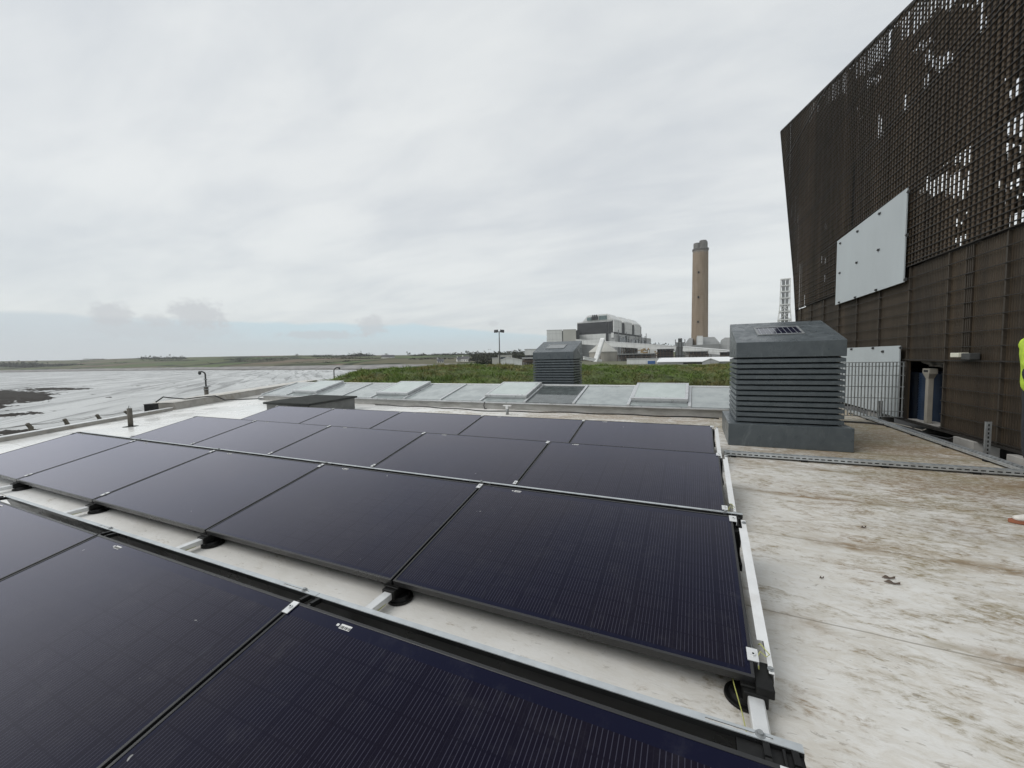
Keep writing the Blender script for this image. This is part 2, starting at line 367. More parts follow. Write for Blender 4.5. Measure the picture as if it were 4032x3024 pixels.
MAT['offw'] = mat('beige_cladding', (.44, .435, .40), .7, 0, .1, .06)
MAT['lgrey'] = sheeted('light_grey_cladding', (.40, .41, .41), 5.0, 4.5, .78)
MAT['mgrey'] = mat('mid_grey_cladding', (.24, .25, .25), .7, 0, .15, .06)
MAT['dark_clad'] = mat('black_cladding', (.034, .036, .039), .6, 0, .25, .08, (.09, .09, .09), .5, stretch=(1, 1, 4))
MAT['window'] = mat('dark_window', (.05, .065, .08), .2, 0, .4, .15)
MAT['greenglass'] = mat('green_glazing', (.14, .19, .19), .3, 0, .2, .1)
MAT['silo'] = mat('silo_concrete', (.36, .34, .30), .85, 0, .15, .12, (.2, .185, .16), .6, stretch=(1, 1, .25))
MAT['rust'] = mat('rusty_steel', (.10, .075, .058), .8, .1, .3, .3)
MAT['orange'] = mat('ochre_machinery', (.34, .24, .12), .7, 0, .3, .5)
MAT['bluedoor'] = mat('blue_door', (.05, .12, .30), .6, 0, .1)
MAT['roofwhite'] = mat('white_sheet_roof', (.74, .75, .75), .45, 0, .06, .1)
MAT['slate'] = mat('slate_roof', (.08, .08, .085), .7, 0, .2, .3)
MAT['render'] = mat('white_render', (.72, .71, .68), .8, 0, .05, .3)
MAT['crown'] = leaf_mat('tree_leaves', (.030, .040, .018), (.062, .068, .032))
MAT['trunk'] = mat('bark', (.06, .05, .04), .9, 0, .2, 1)
MAT['ground'] = mat('rough_ground', (.10, .105, .055), .95, 0, .3, .2, (.15, .13, .09), .7, .5, 3)
MAT['reef'] = mat('weed_covered_rock', (.026, .022, .018), .85, 0, .45, .6, (.06, .055, .05), .5, .9, 1.2, .15)
MAT['soil'] = mat('turf_soil', (.085, .115, .034), .95, 0, .4, 1.2, (.07, .055, .03), .7, .6, 8)

MAT['flue'] = mat('sooty_flue', (.17, .165, .155), .85, 0, .25, .3, (.06, .055, .05), .6, stretch=(1, 1, .3))
def pane_mat(name='skylight_pane', c0=(.27, .30, .30), c1=(.36, .395, .39)):
    m, t, p = newmat(name); P = t.pos()
    base = t.mix(t.ramp(t.noise(P, 3, 6, .65), .35, .65), c0, c1)
    sp = t.ramp(t.noise(P, 38, 3), .62, .7)
    base = t.mix(t.math('MULTIPLY', sp, .35), base, (.22, .25, .25))
    t.put(p.inputs['Base Color'], base); t.put(p.inputs['Roughness'], t.ramp(sp, 0, 1, .05, .25)); p.inputs['IOR'].default_value = 1.6
    return m
MAT['pane'] = pane_mat(); MAT['sash_pane'] = pane_mat('obscured_sash_pane', (.40, .46, .44), (.47, .53, .51))
def pane_dark():
    m, t, p = newmat('clear_skylight_pane'); P = t.pos()
    t.put(p.inputs['Base Color'], t.mix(t.ramp(t.noise(P, 5, 4), .3, .7), (.06, .07, .07), (.10, .115, .115))); p.inputs['Roughness'].default_value = .04; p.inputs['IOR'].default_value = 1.6
    return m
MAT['pane_dark'] = pane_dark()

# ------------------------------------------------------------------ world, sun, haze
w = bpy.data.worlds.new('World'); sc.world = w; w.use_nodes = True
t = NT(w.node_tree); bg = t.n['Background']; D = t.coord('Generated'); dx, dy, dz = t.xyz(D)
SUN_AZ, SUN_EL = R(-126), R(46)         # bright part of the cloud: off to the left
sky = t.new('ShaderNodeTexSky', sky_type='NISHITA'); sky.sun_disc = False; sky.sun_elevation = SUN_EL; sky.sun_rotation = SUN_AZ % (2*PI)
nish = t.mix(1, sky.outputs[0], (.085, .085, .085), 'MULTIPLY')
el = t.math('ARCSINE', dz); az = t.math('ARCTAN2', dx, dy)
inv = t.math('DIVIDE', 1.0, t.math('ADD', t.math('MAXIMUM', dz, 0.0), .16))
cp = t.comb(t.math('MULTIPLY', dx, inv), t.math('MULTIPLY', dy, inv), 0)
st = t.scale(cp, .55, 1.25, 1, (0, 0, R(-18)))
n1 = t.noise(st, 1.0, 5, .5, .35); n2 = t.noise(st, 2.7, 6, .55, .4); n3 = t.noise(cp, .45, 3)
nn = t.math('ADD', t.math('ADD', t.math('MULTIPLY', n1, .5), t.math('MULTIPLY', n2, .28)), t.math('MULTIPLY', n3, .22))
cloud = t.mix(t.ramp(nn, .37, .60), (.685, .722, .755), (.885, .908, .905))
lowlight = t.ramp(el, R(3), R(22), 1, 0)
cloud = t.mix(t.math('MULTIPLY', lowlight, .35), cloud, (.86, .905, .885))
over = t.mix(.10, cloud, nish)
# clear strip under the cloud deck towards the sea
bnd = t.ramp(az, R(-38), R(-4), R(5.0), R(1.6), False)
edge = t.math('ADD', t.math('SUBTRACT', el, bnd), t.math('MULTIPLY', t.math('SUBTRACT', t.noise(t.comb(az, t.math('MULTIPLY', el, 3), 0), 14, 5), .5), R(1.0)))
strip = t.ramp(edge, R(-.35), R(.25), 1, 0)
blue = t.mix(t.ramp(el, R(.5), R(4.6)), (.690, .755, .765), (.600, .755, .820))
blue = t.mix(t.ramp(az, R(-72), R(-50), .7, 0), blue, (.640, .680, .710))
skyc = t.mix(t.math('MULTIPLY', strip, .92), over, blue)
def puff(c, x, y, wx, wy, rgb, amt):
    a0, e0 = azel(x, y); a1, _ = azel(x+wx, y); _, e1 = azel(x, y-wy); ra, re = abs(a1-a0), abs(e1-e0)
    u = t.math('DIVIDE', t.math('SUBTRACT', az, a0), ra); v = t.math('DIVIDE', t.math('SUBTRACT', el, e0), re)
    rr = t.math('SQRT', t.math('ADD', t.math('MULTIPLY', u, u), t.math('MULTIPLY', v, v)))
    n = t.noise(t.comb(az, t.math('MULTIPLY', el, 1.25), .3), 48, 7, .66)
    mk = t.ramp(t.math('ADD', rr, t.math('MULTIPLY', t.math('SUBTRACT', n, .5), 1.9)), .50, 1.12, amt, 0)
    return t.mix(mk, c, rgb)
for x, y, wx, wy, a in ((440, 1232, 90, 50, .75), (785, 1240, 120, 62, .8), (620, 1262, 80, 26, .6), (1275, 1318, 190, 20, .6), (1465, 1282, 62, 44, .7), (1940, 1274, 22, 12, .5), (640, 1300, 330, 45, .4)):
    skyc = puff(skyc, x, y, wx, wy, (.605, .632, .655), a)
t.put(bg.inputs['Color'], skyc); bg.inputs['Strength'].default_value = 1.0
sun = bpy.data.lights.new('sun', 'SUN'); sun.energy = 1.5; sun.angle = R(40); sun.color = (1, .975, .94)
so = bpy.data.objects.new('sun', sun); col.objects.link(so)
sd = Vector((math.sin(SUN_AZ)*math.cos(SUN_EL), math.cos(SUN_AZ)*math.cos(SUN_EL), math.sin(SUN_EL)))
so.rotation_euler = sd.to_track_quat('Z', 'Y').to_euler()

hz = MB().box(-4200, 2600, -700, 4600, -14, 190)
hm = bpy.data.materials.new('haze_air'); hm.use_nodes = True; ht = hm.node_tree; ht.nodes.remove(ht.nodes['Principled BSDF'])
pv = ht.nodes.new('ShaderNodeVolumePrincipled'); pv.inputs['Color'].default_value = (.93, .96, 1, 1); pv.inputs['Density'].default_value = .00013; pv.inputs['Anisotropy'].default_value = .2
ht.links.new(pv.outputs[0], ht.nodes['Material Output'].inputs['Volume'])
tag(hz.build('haze', hm), None, None, None, 'stuff')

# ------------------------------------------------------------------ camera
cd = bpy.data.cameras.new('camera'); cam = bpy.data.objects.new('camera', cd); col.objects.link(cam); sc.camera = cam
cd.sensor_width = 36; cd.lens = FL/4032*36; cd.clip_start = .05; cd.clip_end = 9000
cam.matrix_world = Matrix(((RT.x, -DN.x, -FW.x, 0), (RT.y, -DN.y, -FW.y, 0), (RT.z, -DN.z, -FW.z, CZ), (0, 0, 0, 1)))
sc.view_settings.view_transform = 'Standard'; sc.view_settings.look = 'None'; sc.view_settings.exposure = 0
sc.render.engine = 'CYCLES'; sc.cycles.use_denoising = True; sc.cycles.max_bounces = 8; sc.cycles.volume_bounces = 0; sc.cycles.caustics_reflective = False
try: sc.cycles.denoiser = 'OPENIMAGEDENOISE'
except Exception: pass

# ------------------------------------------------------------------ sea, land, ground
SEA, GZ = -9.0, -3.0
g = MB(); g.add([(-4100, -650, SEA), (2500, -650, SEA), (2500, 4500, SEA), (-4100, 4500, SEA)], [(0, 1, 2, 3)])
tag(g.build('sea', MAT['sea']), None, None, None, 'structure')

import mathutils.noise as mn
def fbm(x, y, s, o=5): return mn.fractal(Vector((x*s, y*s, 3.7)), 1.0, 2.0, o)
# far shore: polar sheet, shoreline and skyline heights by bearing
SHORE = [(-85, 2100), (-76, 1750), (-68, 1250), (-60, 880), (-52, 700), (-44.5, 560), (-36, 480), (-20, 460), (45, 460)]
SKYF = [(-400, 1428), (0, 1422), (250, 1419), (450, 1413), (565, 1409), (723, 1406.5), (1000, 1402), (1171, 1398.5), (1420, 1399), (1714, 1398), (1876, 1396), (2100, 1392), (2500, 1386), (3100, 1380), (4600, 1360)]
skyl = [(math.degrees(azel(x, y)[0]), math.tan(azel(x, y)[1])) for x, y in SKYF]
g = MB(); NA, NR = 260, 34
for i in range(NA+1):
    a = lerp(-84, 46, i/NA); d0 = curve(SHORE, a); d0 *= 1+.035*fbm(a*3.1, 0, .12)
    crest = d0*1.35+650; e = curve(skyl, a)
    zc = CZ+e*crest
    for j in range(NR+1):
        u = j/NR
        if u < .15: d = lerp(d0-60, d0+25, u/.15); z = lerp(-11, -2.0, u/.15)
        else:
            q = (u-.15)/.85; d = lerp(d0+25, crest*1.25, q**1.25); h = (d-d0-25)/(crest-d0-25)
            s = min(h, 1); s = s*s*(3-2*s)*.45+s*.55
            z = lerp(-2.0, zc, s)+(fbm(d, a*14, .004)*2.2*min(1, q*5)*(1-.75*max(0, min(1, (h-.6)/.4)))) - max(0, h-1)*14
        g.v.append((math.sin(R(a))*d, math.cos(R(a))*d, z))
for i in range(NA):
    for j in range(NR):
        k = i*(NR+1)+j; g.f.append((k, k+NR+1, k+NR+2, k+1)); g.m.append(0)
tag(g.build('far_hills', MAT['land'], smooth=True), None, None, None, 'structure')

# near ground on which the station stands: one sheet, edge dropping to the shore
edge = [(-2, -30), (-10.5, -4), (-14.5, 1.5), (-18.6, 6.2), (-24, 14), (-34, 32), (-56, 75), (-105, 160), (-185, 300), (-260, 420), (-270, 640), (420, 760), (900, 300), (700, -200), (60, -60)]
g = MB()
n = len(edge)
def outw(i):
    p, q = Vector(edge[i-1]), Vector(edge[(i+1) % n]); d = (q-p).normalized(); return Vector((-d.y, d.x))
inner = [(x, y, GZ+.1*fbm(x, y, .2)) for x, y in edge]
mid = []; out = []
for i, (x, y) in enumerate(edge):
    o = outw(i); k = max(1, math.hypot(x, y)/60)
    mid.append((x+o.x*2.0*k, y+o.y*2.0*k, -5.5)); out.append((x+o.x*7*k, y+o.y*7*k, -10))
g.add(inner, [tuple(range(n))])
g.add(inner+mid+out, [(i, (i+1) % n, n+(i+1) % n, n+i) for i in range(n)]+[(n+i, n+(i+1) % n, 2*n+(i+1) % n, 2*n+i) for i in range(n)])
tag(g.build('ground', MAT['ground']), None, None, None, 'structure')

# rock ledges laid bare by the tide: a rough bed that breaks the surface where it stands high
g = MB(); NX, NY = 300, 230
reef_poly = [(-200, 1545), (0, 1538), (120, 1533), (330, 1529), (250, 1541), (118, 1553), (190, 1566), (182, 1575), (100, 1605), (40, 1624), (-200, 1640)]
blobs = [(x, y, sx, sy, a) for x, y, sx, sy, a in ((40, 1558, 140, 17, 1.2), (-80, 1598, 120, 22, 1.0), (150, 1568, 60, 9, .55), (230, 1532, 130, 5, .7), (160, 1636, 110, 8, .3), (20, 1640, 60, 9, .45), (380, 1579, 45, 3.5, .38), (265, 1655, 40, 8, .4), (300, 1589, 90, 3, .15), (60, 1705, 220, 13, .8), (560, 1520, 260, 2, .28), (700, 1490, 500, 1.6, .25), (420, 1564, 30, 2, .3), (340, 1545, 40, 2, .25))]
vmap = {}
for i in range(NX+1):
    for j in range(NY+1):
        a = lerp(-82, -46, i/NX); d = 24*math.exp(j/NY*math.log(330/24))
        x, y = math.sin(R(a))*d, math.cos(R(a))*d
        px, py = sight((x, y, SEA)); h = -.55
        for bx, by, sx, sy, am in blobs:
            q = ((px-bx)/sx)**2+((py-by)/sy)**2
            if q < 9: h += am*math.exp(-q*.8)*1.25
        h += .55*fbm(x, y, .11, 6)+.42*fbm(x*.6, y*1.6, .7, 5)
        g.v.append((x, y, SEA+max(-.6, min(h, .55))*.75))
for i in range(NX):
    for j in range(NY):
        k = i*(NY+1)+j; g.f.append((k, k+NY+1, k+NY+2, k+1)); g.m.append(0)
tag(g.build('rocky_foreshore', MAT['reef'], smooth=True), None, None, None, 'structure')

# turf mound behind the roof
CREST = [(1150, 1512), (1240, 1506), (1298, 1497), (1356, 1478), (1404, 1464), (1497, 1452), (1605, 1446), (1768, 1437), (1931, 1433), (2099, 1437), (2298, 1436), (2465, 1438), (2601, 1440), (2759, 1437), (2872, 1430), (3000, 1428), (3300, 1430)]
g = MB(); cols = []
NM = 90
def crest_pt(u, D=30):
    x = lerp(1150, 3300, u); return at_d(x, curve(CREST, x)+2, D+lerp(-6, 4, u))
for i in range(NM+1):
    c = crest_pt(i/NM); r = Vector((c.x, c.y, 0)).normalized()
    prof = []
    for k in range(13):
        q = k/12
        if q <= .75:
            s = q/.75; off = -10*(1-s); z = lerp(-1.6, c.z, math.sin(s*PI/2)**.85)
        else: s = (q-.75)/.25; off = 8*s; z = lerp(c.z, c.z-2.5, s*s)
        P = c+r*off; nz = .12*fbm(P.x, P.y, .5)*(1 if .1 < q < .7 else .25)
        prof.append((P.x, P.y, z+nz))
    cols.append(prof)
for p in cols: g.v += p
for i in range(NM):
    for k in range(12):
        a = i*13+k; g.f.append((a, a+13, a+14, a+1)); g.m.append(0)
tag(g.build('grass_mound', MAT['soil'], smooth=True), None, None, None, 'structure')
g = MB()
for _ in range(65000):
    i = random.random()*(NM-.001); k = random.random()*9.9+1.0; a, b = int(i), int(k); fu, fv = i-a, k-b
    P = [lerp(lerp(cols[a][b][c], cols[a+1][b][c], fu), lerp(cols[a][b+1][c], cols[a+1][b+1][c], fu), fv) for c in range(3)]
    if P[1] < 13.4: continue
    clump = max(.25, .75+fbm(P[0], P[1], 1.1, 3))
    h = random.uniform(.10, .26)*clump; an = random.uniform(0, 2*PI); wv = random.uniform(.012, .03); le = random.uniform(-.28, .28)
    cx, sx = math.cos(an)*wv, math.sin(an)*wv
    g.add([(P[0]-cx, P[1]-sx, P[2]-.02), (P[0]+cx, P[1]+sx, P[2]-.02), (P[0]+le, P[1]+random.uniform(-.26, .16), P[2]+h*.8)], [(0, 1, 2)])
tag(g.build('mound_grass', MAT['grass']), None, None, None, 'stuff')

# ------------------------------------------------------------------ roof deck
pdir = Vector((-.4912, .8710, 0)); pp = Vector((-11.57, 2.73, 0)); pn = Vector((-.871, -.4912, 0))   # kerb line and its outward normal
def par(s, off=0, h=0):
    q = pp+pdir*s+pn*off; return Vector((q.x, q.y, rz(q.y)+h))
WA = R(-2.3); WD = Vector((math.sin(WA), math.cos(WA), 0)); WN = Vector((math.cos(WA), -math.sin(WA), 0)); WP = Vector((3.45, 6.22, 0))
def wl(s, z, off=0): return WP+WD*s+WN*off+Vector((0, 0, z))
def on_wall(x, y, off=0):
    d = ray(x, y); k = ((WP-EYE).dot(WN)+off)/d.dot(WN); p = EYE+d*k; return (p-WP).dot(WD), p.z
c0, c1 = par(-9, .28), par(14.5, .28)
poly = [(c0.x, c0.y), (3.86, c0.y), (3.44, 3.4), (3.04, 10.4), (2.88, 13.2), (c1.x+2, 13.2), (c1.x, c1.y)]
g = MB(); g.prism([(x, y, rz(y)) for x, y in poly], (0, 0, -3.4))
tag(g.build('roof', MAT['roof']), None, None, None, 'structure')

g = MB(); g.prism([(x, y, rz(y)-.20) for x, y in ((2.5, -5), (5.2, -5), (5.2, 13.2), (2.5, 13.2))], (0, 0, -3.0))
tag(g.build('gutter_floor', mat('shade_dark_gutter', (.085, .082, .075), .6, 0, .3, 2)), None, None, None, 'structure')  # concrete darkened in its colour to stand for shade below the wall
# low kerb along the sea side, and the higher stained kerb farther on
k = thing('roof_kerb', 'low weathered kerb along the seaward edge of the white roof', 'kerb')
g = MB(); g.prism([par(-9, 0, -.02), par(-9, .10, -.02), par(-9, .10, .078), par(-9, 0, .078)], pdir*13.2+Vector((0, 0, rz(pdir.y*13.2)))); g.build('kerb_body', MAT['kerb'], k)
g = MB(); g.prism([par(-9, -.008, .080), par(-9, .115, .080), par(-9, .115, .092), par(-9, -.008, .092)], pdir*13.2+Vector((0, 0, rz(pdir.y*13.2)))); g.build('kerb_cap', MAT['white_metal'], k)
k = thing('raised_kerb', 'higher ochre-stained kerb behind the cable, leading to the skylight', 'kerb')
L2 = 10.5
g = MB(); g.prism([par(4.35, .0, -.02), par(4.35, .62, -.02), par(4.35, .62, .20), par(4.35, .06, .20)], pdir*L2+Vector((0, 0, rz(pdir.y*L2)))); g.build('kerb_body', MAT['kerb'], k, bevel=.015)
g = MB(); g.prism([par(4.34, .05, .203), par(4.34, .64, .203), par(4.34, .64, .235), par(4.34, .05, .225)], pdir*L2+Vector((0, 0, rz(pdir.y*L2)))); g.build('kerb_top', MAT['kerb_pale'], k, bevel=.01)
g = MB(); b = par(3.85, .30, 0); ang = math.atan2(pdir.y, pdir.x)
T = Matrix.Translation(b) @ Matrix.Rotation(ang, 4, 'Z')
g.box(-.11, .11, -.11, .11, -.02, .235, 0, T); g.box(-.12, .12, -.12, .12, .235, .25, 0, T)
tag(g.build('junction_box', MAT['plastic'], bevel=.01), 'black box standing at the start of the raised kerb', 'junction box')
g = MB(); cpts = [par(3.75, .1, .30), par(3.95, .05, .42), par(4.3, .1, .36), par(4.9, .12, .26), par(5.6, .1, .25), par(6.1, .0, .235), par(6.4, -.12, .05), par(6.9, -.8, .015), par(7.0, -2.0, .012), par(6.7, -3.6, .012), par(6.3, -5.5, .012)]
g.tube(cpts, .018, 6); tag(g.build('roof_cable', MAT['rubber'], smooth=True), 'thin dark cable running over the raised kerb and across the white roof', 'cable')

# ------------------------------------------------------------------ solar array
XP, PL = 1.78, 1.765
ROWS = [(.2065, .0545, .1135, 'nearest row', 3), (.2228, 1.7085, .1408, 'second row', 5), (.2315, 3.3555, .1669, 'third row', 5), (.2279, 5.0149, .1744, 'farthest row', 5)]
TILT = .2117; PW = 1.105
fm = MB(); fw, ft = .012, .035
fm.box(-PL, 0, 0, fw, -ft, 0); fm.box(-PL, 0, PW-fw, PW, -ft, 0); fm.box(-PL, -PL+fw, fw, PW-fw, -ft, 0); fm.box(-fw, 0, fw, PW-fw, -ft, 0)
gm = MB(); gm.box(-PL+fw, -fw, fw, PW-fw, -.009, -.0025)
lm = MB(); lm.box(-1.475, -1.42, PW-.047, PW-.026, -.0025, -.0015); lm.box(-1.495, -1.483, PW-.040, PW-.030, -.0025, -.0015)
for q in range(9): lm.box(-1.472+q*.0058, -1.472+q*.0058+.0018+.0012*(q % 3), PW-.045, PW-.034, -.0015, -.0008, 1)
tm = MB(); tm.box(-PL+.02, -.02, .02, PW-.02, -.013, -.011)
ORD = ['right-end', 'second from right', 'middle', 'second from left', 'left-end']
ORD3 = ['right-end', 'middle', 'left-end']
first = {}
for (x0, y0, z0, rn, cnt) in ROWS:
    for i in range(cnt):
        o = (ORD3 if cnt == 3 else ORD)[i]
        th = thing('solar_panel', 'black framed solar panel, the %s one of the %s' % (o, rn), 'solar panel', (x0-XP*i, y0, z0), 0, 'solar panels on the roof')
        th.rotation_euler = (TILT, 0, 0)
        if not first:
            first['frame'] = fm.build('frame', MAT['frame'], th, bevel=.0015); first['glass'] = gm.build('glass', MAT['glass'], th)
            first['sticker'] = lm.build('sticker', [MAT['label'], MAT['ink']], th); first['back_sheet'] = tm.build('back_sheet', MAT['plastic'], th)
        else:
            for nme, src in first.items():
                c = src.copy(); col.objects.link(c); c.parent = th
ct, stl = math.cos(TILT), math.sin(TILT)
def on_panel(row, u, v, h=0):        # u leftwards from the right end, v up the slope
    x0, y0, z0 = ROWS[row][:3]; return Vector((x0-u, y0+v*ct-h*stl, z0+v*stl+h*ct))

# rails under the panel joints: tube, feet, brackets, clamps
RPOS = ['at the right end of the array', 'under the first joint from the right', 'under the second joint from the right', 'under the third joint from the right', 'under the fourth joint from the right', 'at the left end of the array']
for i in range(6):
    X = .222-XP*i+(.0075 if 0 < i < 5 else 0)
    th = thing('mounting_rail', 'bare aluminium rail on black plastic feet %s' % RPOS[i], 'rail', (X, 0, 0), 0, 'rails under the solar panels')
    g = MB(); g.prism([(-.0275, -1.2, rz(-1.2)+.03), (.0275, -1.2, rz(-1.2)+.03), (.0275, -1.2, rz(-1.2)+.068), (-.0275, -1.2, rz(-1.2)+.068)], (0, 7.45, SL*7.45))
    g.build('tube', MAT['alu'], th, bevel=.006)
    for r, (x0, y0, z0, rn, cnt) in enumerate(ROWS):
        if i > cnt: continue
        f0 = rz(y0)
        g = MB(); g.box(-.042, .042, y0-.035, y0+.13, f0+.03, f0+.078); g.box(-.05, .05, y0-.012, y0+.11, f0+.078, z0-.033)
        if i == 0: g.box(.0, .062, y0-.03, y0+.12, z0-.05, z0-.012)
        ft_ = g.build('foot', MAT['plastic'], th, bevel=.006)
        g = MB(); cx = -.03 if i == 0 else .03
        g.tube([(cx, y0+.03, f0+.004), (cx, y0+.03, f0+.016)], [.074, .072], 28); g.tube([(cx, y0+.03, f0+.016), (cx, y0+.03, f0+.034)], [.058, .05], 20)
        g.build('base_disc', MAT['plastic'], ft_)
        yb = y0+PW*ct; zb = z0+PW*stl
        g = MB(); g.box(-.045, .045, yb-.16, yb+.02, rz(yb)+.068, rz(yb)+.11)
        g.prism([(-.035, yb-.13, rz(yb)+.11), (-.035, yb+.0, rz(yb)+.11), (-.035, yb-.02, zb-.04), (-.035, yb-.10, zb-.055)], (.07, 0, 0))
        rb = g.build('rear_bracket', MAT['plastic'], th, bevel=.004)
        g = MB(); off = -.05 if i == 0 else (-.02)
        if r < 2:
            for q in (off-.02, off+.045):
                g = MB(); g.bar((q+.03, yb-.06, zb-.045), (q+.03, yb+.012, zb-.008), .016, .02); g.bar((q+.03, yb+.012, zb-.008), (q+.03, yb+.060, zb-.012), .016, .02)
                g.build('arm', MAT['plastic'], rb)
        if r < 2 and i == 0:
            g = MB(); g.box(-.11, .045, yb+.001, yb+(.056 if r == 0 else .043), zb-.05, zb-.012); g.box(-.004, .004, yb+.002, yb+.055, zb-.0118, zb-.003); g.build('end_bracket', MAT['plastic'], rb, bevel=.002)
        # clamps a little in from each edge
        for v in (.10, PW-.035):
            if (r, i) in ((1, 1), (1, 2)) and v < .5 or (r, i) == (0, 2): continue
            a = Vector((0, y0+v*ct, z0+v*stl)); ul = Vector((0, ct, stl)); nl = Vector((0, -stl, ct))
            g = MB(); wv = .026
            def cb(xa, xb, va, vb, ha, hb): g.hexa([Vector((x, 0, 0))+a+ul*v_+nl*ha for x, v_ in ((xa, va), (xb, va), (xb, vb), (xa, vb))], [Vector((x, 0, 0))+a+ul*v_+nl*hb for x, v_ in ((xa, va), (xb, va), (xb, vb), (xa, vb))])
            if 0 < i < 5: cb(-.024, .010, -.03, .03, .001, .005)
            elif i == 0: cb(-.018, .022, -.03, .03, .001, .005); cb(.018, .022, -.03, .03, -.045, .001)
            else: cb(.0, .022, -.03, .03, .001, .005)
            c = a+nl*.005+Vector((-.007 if 0 < i < 5 else .004, 0, 0)); g.tube([c, c+nl*.006], .009, 8); 
            cl = g.build('clamp', MAT['alu'], th)
            g = MB(); g.tube([c+nl*.006, c+nl*.0065], .0045, 6); g.build('bolt_socket', MAT['plastic'], cl)
# wind deflectors behind the high edges of the two nearest rows, one per panel
DORD = ['right-end', 'second from right', 'middle', 'second from left', 'left-end']
for r, fl in ((0, .345), (1, .372)):
    x0, y0, z0, rn, cnt = ROWS[r]; yb = y0+PW*ct+(.059 if r == 0 else .046)
    for i in range(cnt):
        nm_ = (ORD3 if cnt == 3 else DORD)[i]
        th = thing('wind_deflector', 'grey flanged wind deflector behind the %s panel of the %s row' % (nm_, 'nearest' if r == 0 else 'second'), 'wind deflector', (x0-XP*i+.05, yb, 0), 0, 'wind deflectors behind the panels')
        a, b = -XP+.004, (.0 if i else .012)
        g = MB()
        # flange with a slot near the right end
        s0, s1 = -.22, -.055
        g.box(a, s0, .0, .025, fl-.002, fl+.001); g.box(s1, b, 0, .025, fl-.002, fl+.001)
        g.box(s0, s1, 0, .009, fl-.002, fl+.001); g.box(s0, s1, .0155, .025, fl-.002, fl+.001)
        g.build('flange', MAT['galv'], th)
        g = MB(); g.tube([(-.085, .014, fl+.001), (-.085, .014, fl+.010)], .008, 8); g.tube([(-.085, .014, fl+.001), (-.085, .014, fl+.003)], .013, 10); g.build('bolt', MAT['galv_dull'], th)
        g = MB(); zb = rz(yb)+.085; g.box(a, b, .0, .003, fl-.0198, fl-.0022)
        g.hexa([Vector(p) for p in ((a, .0035, fl-.020), (b, .0035, fl-.020), (b, .006, fl-.020), (a, .006, fl-.020))], [Vector(p) for p in ((a, .09, zb), (b, .09, zb), (b, .0925, zb), (a, .0925, zb))])
        g.build('sheet', MAT['sheet_black'], th)
# cables slung in the gap behind the nearest row (seen as dark loops)
# white edge plates down the right side
for r, (x0, y0, z0, rn, cnt) in enumerate(ROWS):
    th = thing('edge_plate', 'white folded edge plate along the right side of the %s of panels' % ('nearest row' if r == 0 else rn), 'edge plate', (0, 0, 0), 0, 'white edge plates beside the panels')
    g = MB(); xa, xb = -.022, -.088
    P = lambda u, v, h: on_panel(r, u, v, h)
    v0, v1 = .045, PW-.015
    def slab(ua, ub, va, vb, ha, hb): g.hexa([P(ua, va, ha), P(ub, va, ha), P(ub, vb, ha), P(ua, vb, ha)], [P(ua, va, hb), P(ub, va, hb), P(ub, vb, hb), P(ua, vb, hb)])
    slab(-.070, -.028, v0+.15, v1-.09, -.012, -.010); slab(-.070, -.052, v0, v0+.15, -.012, -.010); slab(-.070, -.046, v1-.09, v1, -.012, -.010)
    g.build('top_flange', MAT['white_metal'], th)
    g = MB(); n = 2
    lo = [(x0+.070, y0+v*ct, rz(y0+v*ct)+.05) for v in (v0, v1)]; hi = [P(-.070, v, -.013) for v in (v0, v1)]
    g.hexa([lo[0], lo[1], tuple(hi[1]), tuple(hi[0])], [tuple(Vector(p)+Vector((-.002, 0, 0))) for p in (lo[0], lo[1], hi[1], hi[0])])
    g.build('skirt', MAT['white_metal'], th)
    for v in (v0+.02, v1-.03):
        c = P(-.060, v, -.010); nl = Vector((0, -stl, ct)); g = MB(); g.tube([c, c+nl*.003], .012, 12); g.tube([c+nl*.003, c+nl*.009], .007, 6); g.build('bolt', MAT['galv_dull'], th)
# earth bonding wires
for r, nm_ in ((1, 'second'), (2, 'third')):
    P = lambda u, v, h: on_panel(r, u, v, h)
    g = MB(); g.tube([P(-.03, .17, -.01), P(-.034, .155, .012), P(-.045, .13, .018), P(-.062, .115, .008), P(-.05, .105, .004), P(-.03, .12, .008), P(-.02, .10, .002), P(-.02, .06, -.02)], .0022, 6)
    tag(g.build('earth_wire', MAT['yellow'], smooth=True), 'yellow-green earth wire looped at the right corner of the %s row' % nm_, 'wire', 'earth wires')
for i, nm_ in ((0, 'beside the rail at the right end'), (1, 'beside the rail under the first joint'), (2, 'beside the rail under the second joint'), (3, 'beside the rail under the third joint')):
    X = .222-XP*i-(.05 if i == 0 else -.035); g = MB()
    g.tube([(X-.03, 1.85, .10), (X-.02, 1.72, .085), (X, 1.62, .055), (X+.008, 1.48, .06), (X+.01, 1.2, .05)], .0021, 6)
    tag(g.build('earth_wire', MAT['yellow'], smooth=True), 'thin yellow earth wire crossing the gap %s' % nm_, 'wire', 'earth wires')

